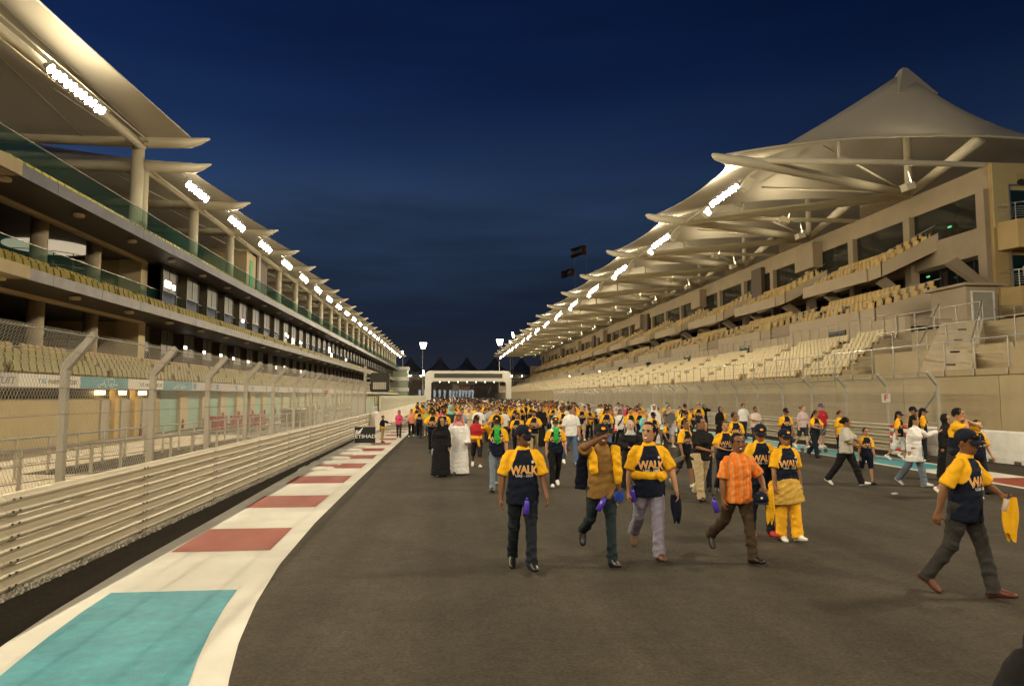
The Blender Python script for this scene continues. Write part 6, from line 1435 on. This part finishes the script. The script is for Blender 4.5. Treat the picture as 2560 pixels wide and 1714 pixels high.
for i, (x, y, lab, mt) in enumerate(((38.35, 41.55, 'spectator in pale top on the lower ochre balcony, nearer the grandstand', CREAMF), (38.95, 41.25, 'spectator in white top on the lower ochre balcony, nearer the frame edge', WHITEF))):
    person(lab, (x, y, 9.4), -50, 1.7, skin=2, top='plain', topmat=mt, botmat=KHAKI, legs=ST, vox=.02)
# a push-chair by the guardrail
st = thing('pushchair', 'small dark pushchair by the right guardrail', 'pushchair', (14.2, 25.6, 0), R(30))
for sx in (-.22, .22):
    MB().tube([(sx, .35, .08), (sx, -.05, .5), (sx, -.45, 1.0)], .014, 6).build('frame_tube', ALU, st); MB().tube([(sx, -.35, .08), (sx, .1, .55)], .014, 6).build('frame_tube', ALU, st)
    for sy in (-.35, .35): MB().tube([(sx - .02, sy, .08), (sx + .02, sy, .08)], .08, 12).build('wheel', BOLT, st)
MB().grid(lambda u, v: ((v - .5) * .4, .22 - .35 * u, .35 + .45 * u * u), 6, 4).build('seat', NAVY, st, True); MB().tube([(-.22, -.45, 1.0), (.22, -.45, 1.0)], .016, 6).build('handle', BOLT, st)
# litter on the track
for lab, p in (('small clear bottle lying on the track behind the red shirt woman', (1.1, 17.2, .03)), ('small white scrap on the track before the white tunic woman', (9.9, 14.6, .01))):
    t = thing('litter', lab, 'litter', p, .4); MB().tube([(0, 0, 0), (.14, 0, 0), (.17, 0, 0), (.19, 0, 0)], [.03, .03, .014, .013], 8).build('bottle_body', CLR, t, True)
# ---------------------------------------------------------------- the crowd behind
T_ = []
def tpl(label, **k):
    r_, *_ = person(label, (0, -60, 0), 0, 1.70, vox=.026, group='walkers packed across the straight', **k); T_.append(r_)
LB = 'deep in the crowd filling the straight'
tpl('bare-headed man in WALK shirt and jeans ' + LB, skin=1, legs=WA); tpl('man in WALK shirt and navy cap ' + LB, skin=0, cap=NAVY, legs=WB, botmat=CHAR); tpl('woman with long hair in WALK shirt ' + LB, fem=True, skin=2, hair='long', legs=WA, botmat=BLACKF); tpl('sturdy man in WALK shirt and dark trousers ' + LB, build=1.15, skin=2, legs=WB, botmat=CHAR, arms=((10, 12, 20), (-10, 12, 10)))
tpl('woman in WALK shirt and navy cap ' + LB, fem=True, skin=1, cap=NAVY, legs=WA, botmat=DENIML); tpl('slim youth in WALK shirt and khaki trousers ' + LB, build=.9, skin=1, legs=WB, botmat=KHAKI, **ARB); tpl('fair-haired walker in WALK shirt ' + LB, skin=3, hairmat=HAIRBR, legs=WA, botmat=DENIMP)
tpl('woman in WALK shirt holding a phone up ' + LB, fem=True, build=1.08, skin=2, hair='bun', legs=WB, botmat=CHAR, ikarm=(None, ((.06, -.26, 1.55), (1, -.2, -.5)))); tpl('man with yellow shirt tied at the waist over WALK shirt ' + LB, build=1.05, skin=0, legs=WA, botmat=DENIM, yaw=30, extra=tied(.99, 1.08, True, (.022, .045), .25)); tpl('heavy man in WALK shirt and khaki shorts ' + LB, build=1.22, skin=3, bottom='shorts', botmat=KHAKI, shoes=SHOEW, legs=WB, belly=.04, yaw=-25)
NT = len(T_)
tpl('man in orange shirt ' + LB, skin=0, top='plain', topmat=ORANGEF, botmat=DENIML, legs=WB, yaw=-30); tpl('woman in turquoise headscarf ' + LB, fem=True, skin=2, top='robe', topmat=CHAR, sleeve='long', scarf=(TURQ, 0), legs=ST); tpl('man in white shirt ' + LB, skin=1, top='plain', topmat=WHITEF, botmat=CHAR, legs=WA); tpl('woman in black abaya ' + LB, fem=True, skin=2, top='robe', topmat=BLACKF, sleeve='long', scarf=(BLACKF, 0), legs=ST); tpl('man in pale blue shirt ' + LB, skin=2, top='plain', topmat=LBLUE, botmat=CHAR, legs=WB); tpl('man in white robe ' + LB, skin=1, top='robe', topmat=WHITEF, sleeve='long', scarf=(WHITEF, 1), legs=ST); tpl('woman in light yellow top ' + LB, fem=True, skin=2, hair='long', top='plain', topmat=YLIGHT, botmat=DENIM, legs=WA); tpl('walker in red vest ' + LB, skin=2, top='plain', topmat=PINKF, sleeve='none', bottom='shorts', botmat=CHAR, legs=WA); tpl('woman in beige headscarf ' + LB, fem=True, skin=2, top='robe', topmat=BEIGEF, sleeve='long', scarf=(CREAMF, 0), legs=ST); tpl('man in grey shirt ' + LB, skin=1, top='plain', topmat=GREYL, botmat=DENIM, legs=WB)
rc = random.Random(21)
used = [(o.location.x, o.location.y) for o in C.objects if o.name.startswith('person') and o.parent is None]
def free(x, y, d): return all((x - a) ** 2 + (y - b) ** 2 > d * d for a, b in used)
BASE = [o['label'].split(' deep in')[0] for o in T_]; first = [True] * len(T_); cnt = 0; tries = 0
spots_ = []
while cnt < 235 and tries < 9000:
    tries += 1; u = rc.random(); y = 23.5 + 36 * u ** .85
    xr = 9.5 + (3.5 if y < 45 else 0); x = -1.9 + (xr + 1.9) * (rc.random() ** (1.25 if y < 40 else 1.1))
    if y < 30 and (rc.random() < .35 or x > 8.5): continue
    if x < -.5 and y < 38: continue
    if not free(x, y, .58 if y > 34 else .72): continue
    used.append((x, y)); spots_.append((x, y)); cnt += 1
spots_.sort(key=lambda p: p[1])
for i, (x, y) in enumerate(spots_):
    j = rc.randrange(NT) if rc.random() < .68 else NT + rc.randrange(len(T_) - NT)
    if i < len(T_): j = i
    o = T_[j] if first[j] else copy_tree(T_[j]); first[j] = False
    o['label'] = BASE[j] + ', %s ranks, %s' % (['front', 'second', 'third', 'middle', 'rear'][min(4, i * 5 // len(spots_))], 'pit side' if x < 1.6 else ('left of centre' if x < 4 else ('right of centre' if x < 7 else 'grandstand side')))
    s_ = (1.70 / 1.72) * (.92 + .14 * rc.random()) * (.74 if rc.random() < .07 else 1.); o.location = (x, y, 0); o.rotation_euler = (0, 0, R(rc.gauss(0, 18))); o.scale = (s_, s_, s_)
# the far mass: simple walkers merged into one object
far = MB(); cm_ = [NAVY, GOLD, SKIN[1], HAIRB, WHITEF, CHAR, LBLUE, REDF, BEIGEF, BLACKF, CREAMF]
def low(x, y, s, kind):
    rz = rc.uniform(-.4, .4); c, sn_ = math.cos(rz), math.sin(rz); far0 = len(far.v)
    top_, slv, leg, hd_ = kind; st_ = rc.uniform(.02, .18)
    far.m = top_; far.tube([(0, 0, .84), (0, 0, 1.1), (0, 0, 1.3), (0, 0, 1.42), (0, 0, 1.5)], [.19, .17, .19, .15, .06], 8, flat=.7)
    far.m = leg
    for q in (-1, 1): far.tube([(q * .09, q * st_, .03), (q * .09, 0, .5), (q * .08, 0, .9)], [.06, .075, .1], 6)
    for q in (-1, 1):
        far.m = slv; far.tube([(q * .15, 0, 1.43), (q * .22, 0, 1.3), (q * .24, 0, 1.15)], [.06, .075, .07], 6)
        far.m = 2; far.tube([(q * .24, 0, 1.17), (q * .26, q * st_ * -.5, .98), (q * .25, -.08 - q * st_, .8)], [.045, .04, .03], 5)
    far.m = 2; far.lathe([(.05, 1.46), (.07, 1.53), (.082, 1.6), (.07, 1.68), (.03, 1.72)], n=8)
    far.m = hd_; far.lathe([(.088, 1.60), (.09, 1.66), (.07, 1.72), (.02, 1.745)], (0, .012, 0), 8)
    for i in range(far0, len(far.v)):
        a, b, z = far.v[i]; a, b = a * c - b * sn_, a * sn_ + b * c; far.v[i] = (x + a * s, y + b * s, z * s)
nf = 0; tries = 0
while nf < 900 and tries < 12000:
    tries += 1; y = 41 + 131 * rc.random() ** .95; x = -2.0 + (12.5 - .02 * y) * rc.random()
    if not free(x, y, .60): continue
    used.append((x, y)); nf += 1
    r_ = rc.random()
    low(x, y, .92 + .12 * rc.random(), (0, 1, 5, 0 if rc.random() < .4 else 3) if r_ < .66 else rc.choice([(4, 4, 5, 3), (4, 4, 4, 4), (6, 6, 5, 3), (7, 7, 5, 3), (8, 8, 8, 10), (9, 9, 9, 9), (10, 10, 5, 3), (1, 1, 5, 3)]))
tag(far.build('crowd', cm_, None, True), 'distant mass of walkers reaching back to the white gantry', 'crowd', kind='stuff')
bpy.data.scenes.remove(BENCH)
